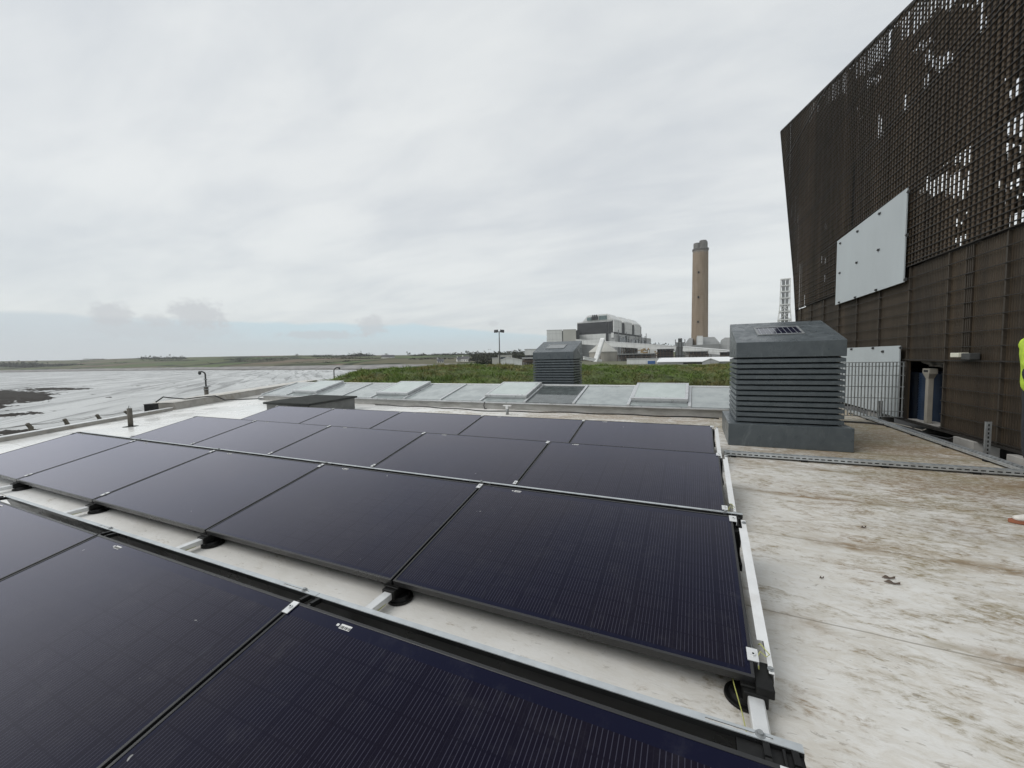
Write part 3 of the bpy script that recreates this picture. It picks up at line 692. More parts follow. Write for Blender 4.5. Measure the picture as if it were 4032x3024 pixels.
# ------------------------------------------------------------------ skylight
EY, EZ, RY, RZ_ = 9.0, .300, 10.37, .622
bars = [-13.588+1.2275*i for i in range(13)]; xl, xr = bars[0], bars[-1]
sk = thing('skylight', 'long low sloped glazed rooflight in a pale aluminium frame beyond the panels', 'skylight')
def sp(x, q, h=0):                     # point on the glazing slope
    y, z = lerp(EY, RY, q), lerp(EZ, RZ_, q); n = Vector((0, -(RZ_-EZ), RY-EY)).normalized(); return Vector((x, y, z))+n*h
g = MB(); g.box(xl, xr, EY+.03, EY+.09, .05, EZ-.035); g.prism([(xl, EY+.09, .05), (xl, RY, .05), (xl, RY, RZ_-.05), (xl, EY+.09, EZ-.03)], (.05, 0, 0)); g.prism([(xr-.05, EY+.09, .05), (xr-.05, RY, .05), (xr-.05, RY, RZ_-.05), (xr-.05, EY+.09, EZ-.03)], (.05, 0, 0))
g.box(xl, xr, RY, RY+.06, .05, RZ_-.05); g.build('upstand', MAT['upstand'], sk)
g = MB(); g.box(xl-.04, xr+.04, EY-.035, EY+.05, EZ-.034, EZ-.002); g.build('eaves_rail', MAT['skyframe'], sk, bevel=.004)
g = MB(); g.box(xl-.04, xr+.04, RY-.03, RY+.10, RZ_-.045, RZ_+.03); g.build('ridge_rail', MAT['white_metal'], sk, bevel=.006)
for x in bars:
    g = MB(); a = [sp(x+d, q, h) for q, d, h in ((-.015, -.03, .0), (-.015, .03, .0), (.985, .03, .0), (.985, -.03, .0))]; b = [sp(x+d, q, h) for q, d, h in ((-.015, -.03, .038), (-.015, .03, .038), (.985, .03, .038), (.985, -.03, .038))]
    g.hexa(a, b); g.build('glazing_bar', MAT['skyframe'], sk, bevel=.004)
for i in range(12):
    xa, xb = bars[i]+.034, bars[i+1]-.034; g = MB()
    g.hexa([sp(xa, .0, -.012), sp(xb, 0, -.012), sp(xb, .975, -.012), sp(xa, .975, -.012)], [sp(xa, .0, .012), sp(xb, 0, .012), sp(xb, .975, .012), sp(xa, .975, .012)])
    g.build('pane', MAT['pane_dark'] if i == 8 else MAT['pane'], sk)
    if i % 3 == 1:
        g = MB()
        def fr(xa, xb, qa, qb, ha, hb): g.hexa([sp(x, q, ha) for x, q in ((xa, qa), (xb, qa), (xb, qb), (xa, qb))], [sp(x, q, hb) for x, q in ((xa, qa), (xb, qa), (xb, qb), (xa, qb))])
        q0, q1 = .16, .97
        fr(xa+.01, xb-.01, q0, q1, .014, .050)
        X0, X1 = xa-.005, xb+.005
        fr(X0, X1, q0-.012, q0+.045, .052, .112); fr(X0, X1, q1-.03, q1+.012, .052, .112); fr(X0, X0+.06, q0+.045, q1-.03, .052, .112); fr(X1-.06, X1, q0+.045, q1-.03, .052, .112)
        sa = g.build('opening_sash', MAT['skyframe'], sk, bevel=.004)
        g = MB(); fr(X0+.062, X1-.062, q0+.046, q1-.031, .07, .106); g.build('sash_pane', MAT['sash_pane'], sa)
g = MB(); g.tube([(-13.5, EY-.03, .28), (-13.75, EY-.03, .22), (-13.72, EY-.05, .14), (-13.6, EY+.05, .12)], .015, 6); g.build('drain_pipe', MAT['galv_dull'], sk, smooth=True)
# black cable lying along its foot
g = MB(); pts = []
for i in range(60):
    x = lerp(-8.4, .45, i/59); y = 8.86+.05*math.sin(i*.7)-.42*math.exp(-((x+4.6)/1.3)**2)*.6; pts.append((x, y, rz(y)+.014))
g.tube(pts, .013, 6); tag(g.build('roof_cable', MAT['rubber'], smooth=True), 'black cable lying along the foot of the skylight', 'cable')
g = MB(); g.tube([(-4.86, EY-.04, .29), (-4.87, EY-.06, .2), (-4.85, EY-.06, .12), (-4.78, EY-.09, .13)], .012, 6); tag(g.build('cable_tail', MAT['rubber'], smooth=True), 'short black cable tail hanging from the skylight eaves', 'cable')

# ------------------------------------------------------------------ felt-topped hatch upstand
hb = [on_z(*Z2(*q), .45) for q in ((248, 430), (580, 443), (935, 385), (620, 376))]
ht_ = thing('roof_hatch', 'low dark box with a felt covered lid between panels and skylight', 'roof hatch')
cen = sum(hb, Vector())/4
g = MB(); inn = [cen+(p-cen)*.93 for p in hb]; g.prism([Vector((p.x, p.y, .06)) for p in inn], (0, 0, .34)); g.build('upstand', MAT['hatchside'], ht_)
g = MB(); g.prism([Vector((p.x, p.y, .402)) for p in hb], (0, 0, .048)); g.build('lid', MAT['felt'], ht_, bevel=.008)

# ------------------------------------------------------------------ louvred ventilation turrets
def turret(label, x0, y0, dep, base, pv_tone):
    th = thing('ventilation_turret', label, 'roof vent', (x0, y0, base), 0, 'grey louvred roof vents')
    W0 = 1.433
    g = MB(); g.box(0, W0, 0, dep+.15, 0, .315); g.build('plinth', MAT['vent'], th, bevel=.006)
    a, b, c, d = .10, W0-.075, .13, dep+.08
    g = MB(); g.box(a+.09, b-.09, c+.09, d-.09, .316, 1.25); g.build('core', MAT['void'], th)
    pitch = .0763
    for k in range(12):
        z = .335+k*pitch
        g = MB()
        o = [(a, c), (b, c), (b, d), (a, d)]; i_ = [(a+.08, c+.08), (b-.08, c+.08), (b-.08, d-.08), (a+.08, d-.08)]
        zb, zt, zi = z, z+.046, z+.074
        vs = [(x, y, zb) for x, y in o]+[(x, y, zt) for x, y in o]+[(x, y, zi) for x, y in i_]+[(x, y, zi-.03) for x, y in i_]
        fs = []
        for q in range(4):
            n = (q+1) % 4
            fs += [(q, n, 4+n, 4+q), (4+q, 4+n, 8+n, 8+q), (8+q, 8+n, 12+n, 12+q), (12+q, 12+n, n, q)]
        g.add(vs, fs); g.build('louvre_blade', MAT['vent'], th)
    z0, z1, z2 = 1.248, 1.465, 1.81
    g = MB(); A, B, C, Dd = .095, W0-.07, .125, dep+.09
    g.hexa([(A, C, z0), (B, C, z0), (B, Dd, z0), (A, Dd, z0)], [(A, C, z1), (B, C, z1), (B, Dd, z2), (A, Dd, z2)]); cap = g.build('cap', MAT['vent'], th, bevel=.006)
    # small photovoltaic inset lying in the slope
    def cs(u, v, h):
        y = lerp(C, Dd, v); z = lerp(z1, z2, v); n = Vector((0, -(z2-z1), Dd-C)).normalized(); return Vector((lerp(A, B, u), y, z))+n*h
    g = MB()
    def q4(u0, u1, v0, v1, h0, h1): g.hexa([cs(u, v, h0) for u, v in ((u0, v0), (u1, v0), (u1, v1), (u0, v1))], [cs(u, v, h1) for u, v in ((u0, v0), (u1, v0), (u1, v1), (u0, v1))])
    q4(.24, .70, .30, .33, .001, .014); q4(.24, .70, .67, .70, .001, .014); q4(.24, .26, .33, .67, .001, .014); q4(.68, .70, .33, .67, .001, .014)
    ins = g.build('inset_frame', MAT['galv_dull'], cap)
    g = MB(); q4(.262, .678, .332, .668, .001, .008); g.build('inset_panel', MAT[pv_tone], ins)
    if pv_tone == 'pvcell':
        g = MB()
        for k in range(8): u = .285+k*.05; q4(u, u+.0035, .335, .665, .0085, .0095)
        g.build('busbar', MAT['galv'], ins)
    return th
m_, t_, p_ = newmat('small_solar_cells'); t_.put(p_.inputs['Base Color'], (.012, .014, .035)); p_.inputs['Roughness'].default_value = .08; MAT['pvcell'] = m_
turret('large grey louvred vent turret beside the brown screen wall, with small solar inset', .452, 6.47, 1.28, .080, 'pvcell')
turret('smaller looking grey louvred vent turret standing behind the skylight, before the grass', -4.555, 11.22, 1.02, .085, 'galv_dull')

# ------------------------------------------------------------------ small roof fittings
b = on_roof(515, 1679); th = thing('vent_pipe', 'short mossy vent pipe with wire hoop standing on the wet white roof', 'vent pipe', b)
g = MB(); g.tube([(0, 0, -.01), (0, 0, .40)], .045, 14); g.build('pipe', MAT['post'], th, smooth=True)
g = MB(); g.tube([(0, 0, 0), (0, 0, .012)], [.14, .06], 20); g.build('flashing', MAT['felt'], th)
g = MB(); g.tube([(-.04, 0, .39), (-.035, 0, .44), (0, 0, .46), (.035, 0, .44), (.04, 0, .39)], .006, 6); g.build('hoop', MAT['galv_dull'], th, smooth=True)
b = on_roof(1998, 1632); th = thing('roof_anchor', 'stubby white topped anchor post behind the farthest panel row', 'anchor post', b)
g = MB(); g.tube([(0, 0, -.01), (0, 0, .19)], .032, 12); g.build('stem', MAT['galv_dull'], th, smooth=True)
g = MB(); g.box(-.10, .10, -.03, .03, .19, .215); g.box(-.03, .03, -.035, .035, .13, .19); g.build('head', MAT['white_metal'], th, bevel=.004)

def tray(name, label, a, b, wd, ht, grp):
    a, b = Vector(a), Vector(b); L = (b-a).length; th = thing(name, label, 'cable tray', a, 0, grp)
    d = (b-a).normalized(); sx = d.cross(Vector((0, 0, 1))).normalized()
    T = Matrix(((d.x, sx.x, 0, 0), (d.y, sx.y, 0, 0), (d.z, 0, 1, 0), (0, 0, 0, 1)))
    g = MB(); z0, z1 = .022, .022+ht; pit = .062
    for k in range(3): y = lerp(-wd/2, wd/2-.018, k/2); g.box(0, L, y, y+.018, z1-.003, z1, 0, T)
    for s in (-1, 1):
        y = s*wd/2; ya, yb = min(y, y-s*.003), max(y, y-s*.003)
        g.box(0, L, ya, yb, z0, z0+.014, 0, T); g.box(0, L, ya, yb, z1-.018, z1-.003, 0, T)
    for k in range(int(L/pit)):
        x = k*pit
        g.box(x, x+.022, -wd/2+.018, wd/2-.018, z1-.0028, z1-.0004, 0, T)
        for s in (-1, 1):
            y = s*wd/2; ya, yb = min(y-s*.0003, y-s*.0027), max(y-s*.0003, y-s*.0027); g.box(x, x+.022, ya, yb, z0+.014, z1-.018, 0, T)
    g.build('slotted_cover', MAT['galv'], th)
    g = MB(); g.box(.01, L-.01, -wd/2+.012, wd/2-.012, z0, z1-.014, 0, T); g.build('cables_inside', MAT['rubber'], th)
    g = MB(); 
    for k in range(int(L/.75)+1): x = min(k*.75+.1, L-.1); g = MB(); g.box(x-.03, x+.03, -wd/2-.01, wd/2+.01, .0, .021, 0, T); g.build('support_block', MAT['plastic'], th)
tray('cable_tray', 'slotted galvanised cable tray crossing the stained roof from the panels to the wall', (.36, 5.79, rz(5.79)), (3.30, 5.83, rz(5.83)), .085, .045, 'slotted cable trays')
tray('cable_tray', 'slotted galvanised cable tray running along the foot of the brown wall', (2.93, 10.3, rz(10.3)), (3.30, 3.4, rz(3.4)), .10, .035, 'slotted cable trays')
g = MB(); g.tube([(1.9, 8.9, rz(8.9)+.02), (2.3, 9.05, rz(9)+.02), (2.8, 8.95, rz(9)+.02), (3.05, 8.75, rz(8.8)+.02), (3.22, 8.3, rz(8.3)+.02)], .016, 6); tag(g.build('roof_cable', MAT['rubber'], smooth=True), 'black cable crossing the roof in front of the barred gate', 'cable')
for (px, py), h, lb in (((3873+12, 1797), .425, 'galvanised slotted upright beside the wall at the right edge'), ((3465, 1662), .385, 'galvanised slotted upright in front of the barred gate')):
    b = on_roof(px, py); th = thing('slotted_upright', lb, 'upright', b, 0, 'slotted uprights by the wall')
    g = MB(); g.box(-.026, .026, -.010, -.007, 0, h); g.box(-.026, -.023, -.007, .016, 0, h); g.box(.023, .026, -.007, .016, 0, h); g.build('channel', MAT['galv_dull'], th)
    g = MB()
    for k in range(int(h/.05)): g.box(-.007, .007, -.0115, -.0102, .02+k*.05, .048+k*.05)
    g.build('slots', MAT['void'], th)
# dead leaves and scraps on the roof
for (px, py), s, an, lb in (((3498, 2277), .034, .2, 'curled dark dead leaf, upper of the pair on the stained roof'), ((3512, 2297), .036, -.1, 'curled dark dead leaf, lower of the pair on the stained roof'), ((3400, 2078), .022, .5, 'small brown scrap on the roof seam beyond the leaf pair'), ((3235, 2278), .013, .4, 'tiny dark scrap of leaf nearest the white edge plate')):
    b = on_roof(px, py, .004); th = MB()
    pts = []
    for k in range(9): u = k/8; wv = s*.24*math.sin(PI*u); pts.append((u*s*2-s, wv, .004+.012*math.sin(u*PI*1.5)**2)); 
    for k in range(9): u = 1-k/8; wv = s*.24*math.sin(PI*u); pts.append((u*s*2-s, -wv, .002))
    vs = [(x, y, z) for x, y, z in pts]; th.add(vs, [(k, k+1, 16-k, 17-k) for k in range(8)])
    o = th.build('dead_leaf', MAT['rust'], None); o.location = b; o.rotation_euler = (0, 0, an); tag(o, lb, 'leaf', 'dead leaves on the roof')

# ------------------------------------------------------------------ brown screen wall on the right
scn = thing('screen_building', 'tall dark brown building clad in open metal grating on the right', 'building', WP, math.atan2(WD.y, WD.x))
# local frame: x = along the wall (away), y = towards the panels, z up
TOP = lambda s: 9.914+(s-12.756)*.2745
FE = [(0, 9.3), (2.43, 9.93), (3.96, 10.36), (7.43, 11.75), (8.41, 12.16), (9.914, 12.756)]
FEs = [(b, a) for a, b in FE]
S0, ZJ = -4.5, 2.83
def zlow(s): return ZJ if s <= 10.05 else max(ZJ, curve(FEs, s))
g = MB(); s = S0; nb = 0
while s < 12.72:
    z0, z1 = zlow(s), TOP(s)-.02
    if z1 > z0+.05:
        # boards come in lengths; a few are slipped, narrow or missing
        zz0 = z0+.01
        while zz0 < z1-.02:
            zz1 = min(z1, zz0+random.choice((1.40, 1.40, 1.44, 2.8)))
            k_ = random.random(); dw = random.uniform(-.006, .006); ds = random.uniform(-.005, .005); dy = random.uniform(-.004, .003)
            if k_ > .012 or s > 6.5: g.box(s+ds, s+ds+.044+dw, -.028+dy, -.0125+min(dy, 0), zz0, zz1-.004)
            zz0 = zz1
    s += .1; nb += 1
g.build('vertical_slats', MAT['slat'], scn)
g = MB(); z = ZJ+.05
while z < 9.88:
    sa = max(S0, 12.756+(z-9.914)/.2745+.01); sb = curve(FE, z)-.01
    if sb > sa: kz = int(round((z-ZJ-.05)/.0725)) % 2; g.box(sa, sb, -.0115, .006 if kz == 0 else -.004, z, z+(.013 if kz == 0 else .008))
    z += .0725
g.build('horizontal_rods', MAT['rod'], scn)
g = MB()
for z in (ZJ, 4.12, 5.58, 7.02, 8.45):
    sa = max(S0, 12.756+(z-9.914)/.2745+.05); g.box(sa, curve(FE, z), -.0118 if z > ZJ else -.02, .002 if z > ZJ else .012, z-.014 if z > ZJ else z-.009, z+.004)
g.build('tier_rails', MAT['rod'], scn)
g = MB()
g.bar((S0, -.05, TOP(S0)), (12.756, -.05, TOP(12.756)), .09, .05)
for (za, sa), (zb, sb) in zip(FE[1:], FE[2:]): g.bar((sa, -.05, za), (sb, -.05, zb), .10, .05, (1, 0, 0))
for s in (-2.0, 1.38, 4.08, 6.2, 8.3): g.box(s, s+.12, -.20, -.09, ZJ, TOP(s)-.05)
g.build('edge_frames', MAT['rod'], scn)
# inner lining behind the grating, torn open in places
HOLES = [(3640, 215, 3760, 262), (3860, 60, 3960, 130), (3930, 300, 4032, 380), (3880, 700, 4032, 740), (3450, 300, 3520, 330)]
for x0, y0, x1, y1 in ((1410, 0, 1610, 60), (1470, 50, 1560, 95), (1640, 15, 1790, 85), (1285, 312, 1400, 400), (1205, 375, 1260, 412), (1470, 255, 1525, 292), (910, 438, 1015, 515), (850, 645, 940, 690), (1370, 535, 1425, 605), (1438, 478, 1475, 572), (1490, 425, 1555, 525), (1320, 640, 1355, 705), (1150, 765, 1198, 920), (828, 865, 848, 935), (775, 905, 818, 972), (955, 945, 990, 1145), (815, 1160, 835, 1290), (1585, 1175, 1705, 1335), (1490, 1315, 1532, 1352), (1345, 1425, 1690, 1600), (1285, 1535, 1330, 1585), (1975, 985, 2050, 1265), (2080, 950, 2160, 1270), (2040, 1345, 2150, 1412), (2075, 1455, 2150, 1525), (1955, 1615, 2005, 1655), (2065, 1595, 2150, 1655), (570, 700, 690, 790)):
    HOLES.append((3000+x0*.48224, y0*.48224, 3000+x1*.48224, y1*.48224))
for x0, y0, x1, y1 in ((1645, 415, 1738, 675), (2025, 255, 2075, 312), (2125, 255, 2215, 305), (2095, 355, 2215, 515), (515, 495, 545, 562), (505, 765, 535, 875), (508, 935, 530, 1005), (585, 720, 635, 1085)):
    HOLES.append((3000+x0*.46655, 650+y0*.46655, 3000+x1*.46655, 650+y1*.46655))
g = MB(); cs_ = .10; OFF = .30
s = S0
while s < 12.7:
    z = ZJ-.1; jcol = random.uniform(-16, 16)
    top = TOP(s)-.34-.10*fbm(s, 0, 1.7, 3)
    while z < top:
        if s < curve(FE, z)-.08:
            q = wl(s+cs_/2, z+cs_/2, OFF); px, py = sight(q) if (q-EYE).dot(FW) > .3 else (9e3, 9e3)
            jx, jy = 0, jcol
            if z < ZJ+.04 or not any(a-3 <= px+jx <= c+3 and b <= py+jy <= d for a, b, c, d in HOLES):
                g.add([(s, -OFF, z), (s+cs_, -OFF, z), (s+cs_, -OFF, z+cs_), (s, -OFF, z+cs_)], [(0, 1, 2, 3)])
        z += cs_
    s += cs_
o = g.build('inner_lining', MAT['backing'], scn)
so_ = o.modifiers.new('thick', 'SOLIDIFY'); so_.thickness = .02; so_.offset = 0
# steelwork standing behind the lining, glimpsed through the gaps
g = MB()
for z in (3.35, 4.75, 6.15, 7.5):
    sa = max(S0, 12.756+(z-9.914)/.2745+.4); g.box(sa, curve(FE, z)-.3, -.72, -.60, z-.07, z+.07)
for s in [S0+.4+2.25*k for k in range(8)]:
    if TOP(s)-.5 > zlow(s): g.box(s, s+.14, -.88, -.73, zlow(s)-.3, TOP(s)-.5)
for s in (-1.8, .45, 2.7, 4.95): g.bar((s, -.66, 3.4), (s+2.2, -.66, 4.7), .07, .07, (0, 1, 0)); g.bar((s, -.66, 6.1), (s+2.2, -.66, 4.8), .07, .07, (0, 1, 0))
g.build('steelwork', MAT['backing'], scn)
# ribbed lower cladding with its door opening
DS0, DS1, DZ0, DZ1 = 1.93, 2.95, .215, 1.205
g = MB()
g.box(S0, DS0, -.075, -.05, .20, ZJ-.022); g.box(DS1, 10.05, -.075, -.05, .20, ZJ-.022); g.box(DS0, DS1, -.075, -.05, DZ1, ZJ-.022)
g.build('ribbed_cladding', MAT['clad'], scn)
g = MB(); z = .22
k = 0
while z < ZJ-.1:
    thick = .018 if abs(z-1.20) < .09 else .009
    segs = [(S0, 10.0)] if z > DZ1-.02 else [(S0, DS0), (DS1, 10.0)]
    for a, b in segs: g.box(a, b, -.018, -.018+thick+.006, z, z+thick)
    z += .2; k += 1
g.build('lower_rods', MAT['rod'], scn)
g = MB()
for s in [.77-1.09*i for i in range(5)][::-1]+[1.90, 2.965, 4.06, 5.13, 6.2, 7.3, 8.4, 9.45]:
    g.box(s-.012, s+.012, -.0495, -.014, .20, ZJ-.023)
g.build('mullions', MAT['mullion'], scn)
g = MB()
for s, dz in ((1.40, .0), (1.44, 0), (1.48, 0), (1.53, 0)): g.tube([(s, -.03, 1.22), (s, -.03, ZJ-.03)], .010, 6)
g.build('conduits', MAT['mullion'], scn)
g = MB(); g.box(S0, 10.0, -.09, .004, .165, .198); g.build('sill_rail', MAT['rod'], scn)
# recess behind the door opening and dark plenum below the cladding
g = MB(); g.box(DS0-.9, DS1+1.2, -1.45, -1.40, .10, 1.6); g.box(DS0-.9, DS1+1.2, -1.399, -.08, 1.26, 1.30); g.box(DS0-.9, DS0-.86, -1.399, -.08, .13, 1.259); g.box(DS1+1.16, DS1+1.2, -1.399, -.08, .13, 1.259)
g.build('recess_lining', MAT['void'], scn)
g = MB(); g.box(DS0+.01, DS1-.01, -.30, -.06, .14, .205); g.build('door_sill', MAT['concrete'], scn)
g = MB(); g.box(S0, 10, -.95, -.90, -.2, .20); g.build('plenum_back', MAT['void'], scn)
for i, sx in enumerate((2.86, 3.48)):
    th = thing('water_tank', 'dark blue ribbed tank on the %s of the pale pipe in the doorway' % ('right' if i == 0 else 'left'), 'tank', wl(sx, .14, .40), math.atan2(WD.y, WD.x), 'blue tanks in the doorway')
    g = MB(); pts = []; rs = []
    for k in range(40): pts.append((0, 0, k*.022)); rs.append(.235 if k % 2 else .222)
    g.tube(pts, rs, 24); g.build('tank_body', MAT['blue'], th, smooth=True)
    g = MB(); g.tube([(0, 0, .8585), (0, 0, .885)], [.20, .10], 20); g.build('tank_lid', MAT['blue'], th)
th = thing('downpipe', 'pale square downpipe with hopper head in the dark doorway', 'downpipe', wl(2.43, .21, .10), math.atan2(WD.y, WD.x))
g = MB(); g.box(-.040, .040, -.035, .035, 0, .72); g.build('pipe', MAT['pvc'], th, bevel=.006)
g = MB(); g.hexa([(-.040, -.035, .72), (.040, -.035, .72), (.040, .035, .72), (-.040, .035, .72)], [(-.09, -.05, .80), (.09, -.05, .80), (.09, .05, .80), (-.09, .05, .80)]); g.box(-.095, .095, -.052, .052, .80, .88); hop = g.build('hopper', MAT['pvc'], th)
g = MB(); g.box(-.06, .06, .0522, .055, .822, .858); g.build('outlet_slot', MAT['void'], hop)
g = MB()
for k in range(9):
    s, z = random.uniform(-.48, .48), random.uniform(.0, .06); 
    g.tube([(s-.12, random.uniform(-.1, .1), z), (s, random.uniform(-.1, .1), z+.05), (s+.12, random.uniform(-.1, .1), z+.01)], [.02, .05, .02], 7)
o = g.build('rubble_sacks', mat('crumpled_sacking', (.30, .285, .26), .9, 0, .3, 8), None, smooth=True); o.location = wl(2.42, 1.10, .30); o.rotation_euler = (0, 0, math.atan2(WD.y, WD.x)); tag(o, 'crumpled pale sacking heaped above the downpipe in the doorway', 'sacking')
# pale boards fixed to the wall
def board(label, s0, s1, z0, z1, clips, zs=None):
    th = thing('wall_board', label, 'wall board', wl(0, 0), math.atan2(WD.y, WD.x), 'pale boards on the brown wall')
    g = MB(); g.hexa([(s0, .026, z0[0]), (s1, .026, z0[1]), (s1, .026, z1[1]), (s0, .026, z1[0])], [(s0, .044, z0[0]), (s1, .044, z0[1]), (s1, .044, z1[1]), (s0, .044, z1[0])]); g.build('board', MAT['panel_grey'], th)
    for s, z in clips:
        g = MB(); g.box(s-.05, s+.02, .0445, .052, z-.022, z+.022); g.box(s-.03, s-.02, .0525, .075, z-.02, z+.02); g.tube([(s+.005, .0525, z), (s+.005, .07, z)], .012, 6); g.build('fixing_clip', MAT['steel_dark'], th)
cl = [on_wall(3000+x*.46655, 650+y*.46655, -.05) for x, y in ((660, 662), (805, 562), (990, 412), (1235, 228), (1222, 592), (980, 718), (797, 825), (655, 912), (650, 1160), (785, 1118), (960, 1055), (1208, 968))]
board('large pale grey board fixed high on the brown grating', 3.02, 6.22, (2.57, 2.545), (4.16, 4.09), cl)
cl = [on_wall(3200+x*.42191, 1200+y*.42191, -.05) for x, y in ((360, 415), (560, 405), (650, 437), (820, 402))]
board('low pale grey board behind the barred gate at the wall foot', 3.05, 5.75, (.205, .205), (1.475, 1.475), cl)
# bulkhead light
th = thing('wall_light', 'small white bulkhead light on the brown wall above the doorway side', 'wall light', wl(1.35, 1.30, 0), math.atan2(WD.y, WD.x))
g = MB(); g.box(-.19, -.02, -.03, .08, -.055, .035); g.build('housing', MAT['steel_dark'], th, bevel=.008)
g = MB(); g.box(-.02, .155, -.005, .11, -.022, .040); g.build('lens', mat('cream_lens', (.72, .70, .58), .4, 0, .06), th, bevel=.008)
# barred gate panel standing out from the wall
th = thing('barred_gate', 'grey steel barred panel standing between the vent and the brown wall', 'gate', (0, 9.12, 0))
g = MB(); x = 2.12
xs = []
while x < 3.30: xs.append(x); x += .047
zb, zt = .23, 1.19
for x in xs: g.box(x-.006, x+.006, -.014, .014, zb, zt)
g.build('bars', MAT['galv_dull'], th)
g = MB()
for z in (zb, .33, .56, .76, .96, 1.12, zt): g.box(2.11, 3.31, -.019 if z in (zb, zt) else -.0165, -.0145, z-.006, z+.006)
g.build('cross_rods', MAT['galv_dull'], th)
# loose concrete blocks and cables under the wall
for s, lg, off, lb in ((1.28, .42, .06, 'pale concrete block under the wall beside the slotted upright'), (.15, .55, .02, 'pale concrete block under the wall at the right edge'), (4.2, .5, .12, 'pale concrete block under the wall behind the barred gate')):
    g = MB(); p = wl(s, 0, off); zr = rz(p.y); g.box(-lg/2, lg/2, -.16, .10, 0, .27); o = g.build('concrete_block', MAT['concrete'], None, bevel=.006)
    o.location = (p.x, p.y, zr-.20); o.rotation_euler = (0, 0, math.atan2(WD.y, WD.x)); tag(o, lb, 'concrete block', 'concrete blocks under the wall')
g = MB(); g.tube([wl(2.6, .12, -.05), wl(2.2, .115, -.14), wl(1.9, .10, -.12), wl(1.6, .10, -.03), wl(1.45, .16, .0)], .014, 6); tag(g.build('loose_cable', MAT['rubber'], smooth=True), 'black cable drooping under the wall by the doorway', 'cable')
g = MB(); g.tube([wl(3.0, .11, -.30), wl(2.75, .15, -.24), wl(2.45, .13, -.12), wl(2.3, .10, -.02), wl(2.28, .13, .02)], .009, 6); tag(g.build('loose_cable', MAT['pvc'], smooth=True), 'thin pale cable arching under the doorway sill', 'cable')

# ------------------------------------------------------------------ shore fence
fx = [((123, 1699), (121, 1679), (106, 1668)), ((267, 1675), (264, 1664), (253, 1649.5)), ((394, 1653), (391, 1643.5), (380, 1632.5)), ((506, 1634), (503, 1626), (490, 1619)), ((604, 1618), (601, 1612), (590, 1604.5))]
dF = [16.2, 17.2, 18.4, 19.7, 21.2]
fen = thing('shore_fence', 'line of cranked concrete fence posts with wires beyond the kerb', 'fence')
tips = []; bends = []
for (a, b, c), D in zip(fx, dF):
    P, Q, U = at_d(*a, D), at_d(*b, D), at_d(*c, D-.05)
    g = MB(); base = Vector((Q.x, Q.y, GZ-.1)); g.bar(base, Q, .085, .085, (1, 0, 0)); g.bar(Q-Vector((0, 0, .03)), U, .07, .07); g.build('post', MAT['post'], fen, bevel=.01)
    tips.append(U); bends.append(Q)
g = MB()
def ext(l): return [l[0]+(l[0]-l[1])*1.5]+l+[l[-1]+(l[-1]-l[-2])*2.5]
T_, B_ = ext(tips), ext(bends)
for l, dz in ((T_, -.02), (B_, .05), (B_, -.12), (B_, -.35), ([(a+b)/2 for a, b in zip(T_, B_)], 0)):
    for p, q in zip(l, l[1:]): g.tube([p+Vector((0, 0, dz)), (p+q)/2+Vector((0, 0, dz-.03)), q+Vector((0, 0, dz))], .004, 5)
g.build('wires', MAT['wire'], fen)

# ------------------------------------------------------------------ poles
def cctv(label, base, D, mid, top, camp, rw, rt, grp='camera poles by the shore', body=None):
    b = at_d(*base, D); t_ = at_d(*top, D); c = at_d(*camp, D); th = thing('camera_pole', label, 'camera pole', (b.x, b.y, GZ), 0, grp)
    L = lambda p: Vector(p)-Vector((b.x, b.y, GZ)); m_ = at_d(*mid, D)
    g = MB(); g.tube([L((b.x, b.y, GZ)), L((b.x, b.y, m_.z))], [rw, rw], 12); g.build('lower_pole', MAT['post'], th, smooth=True)
    d = L(c)-L(t_); z1 = max(t_.z, c.z)
    pts = [L((b.x, b.y, m_.z-.02))]; hi = t_.z-GZ
    r_ = abs((Vector((c.x, c.y, 0))-Vector((b.x, b.y, 0))).length); dirv = (Vector((c.x-b.x, c.y-b.y, 0))).normalized()
    for k in range(9): a = PI/2*1.25*k/8; pts.append(Vector((0, 0, hi-r_*.75))+dirv*(r_*.80*(1-math.cos(a)))+Vector((0, 0, r_*.75*math.sin(a))))
    g = MB(); g.tube(pts, rt, 8); g.build('swan_neck', MAT['steel_dark'], th, smooth=True)
    e = pts[-1]; g = MB(); k = rt*1.0
    g.tube([e+Vector((0, 0, k)), e+Vector((0, 0, -2.2*k))], [k*1.5, k*1.9], 12); hd = g.build('camera_housing', MAT['steel_dark'], th, smooth=True)
    g = MB(); q = e+Vector((0, 0, -2.2*k)); g.tube([q, q+Vector((0, 0, -.9*k)), q+Vector((0, 0, -1.6*k)), q+Vector((0, 0, -1.9*k))], [k*1.75, k*1.6, k*1.0, k*.3], 12); g.build('camera_dome', MAT['window'], hd, smooth=True)
    if body:
        g = MB(); z = m_.z-GZ
        for dz in (-.12, .0, .35): g.tube([(0, 0, z+dz-.02), (0, 0, z+dz+.02)], rw*1.35 if dz <= 0 else rt*2.2, 12)
        g.build('clamp_band', MAT['galv_dull'], th)
cctv('nearer swan-neck camera pole with thick lower stem, beyond the raised kerb', (814, 1562), 24, (812, 1523), (806, 1463), (788, 1466), .085, .034, body=1)
cctv('farther slender swan-neck camera pole at the left end of the grass mound', (1316.5, 1500), 38, (1316, 1480), (1322, 1447), (1334, 1450),  .06, .042)
b = at_d(1968, 1433, 92); tp = at_d(1965.5, 1306, 92); th = thing('floodlight_mast', 'tall thin mast with twin floodlights above the grass mound', 'floodlight mast', (b.x, b.y, GZ))
H = tp.z-GZ
g = MB(); g.tube([(0, 0, 0), (0, 0, H)], [.16, .10], 10); g.build('mast', MAT['steel_dark'], th, smooth=True)
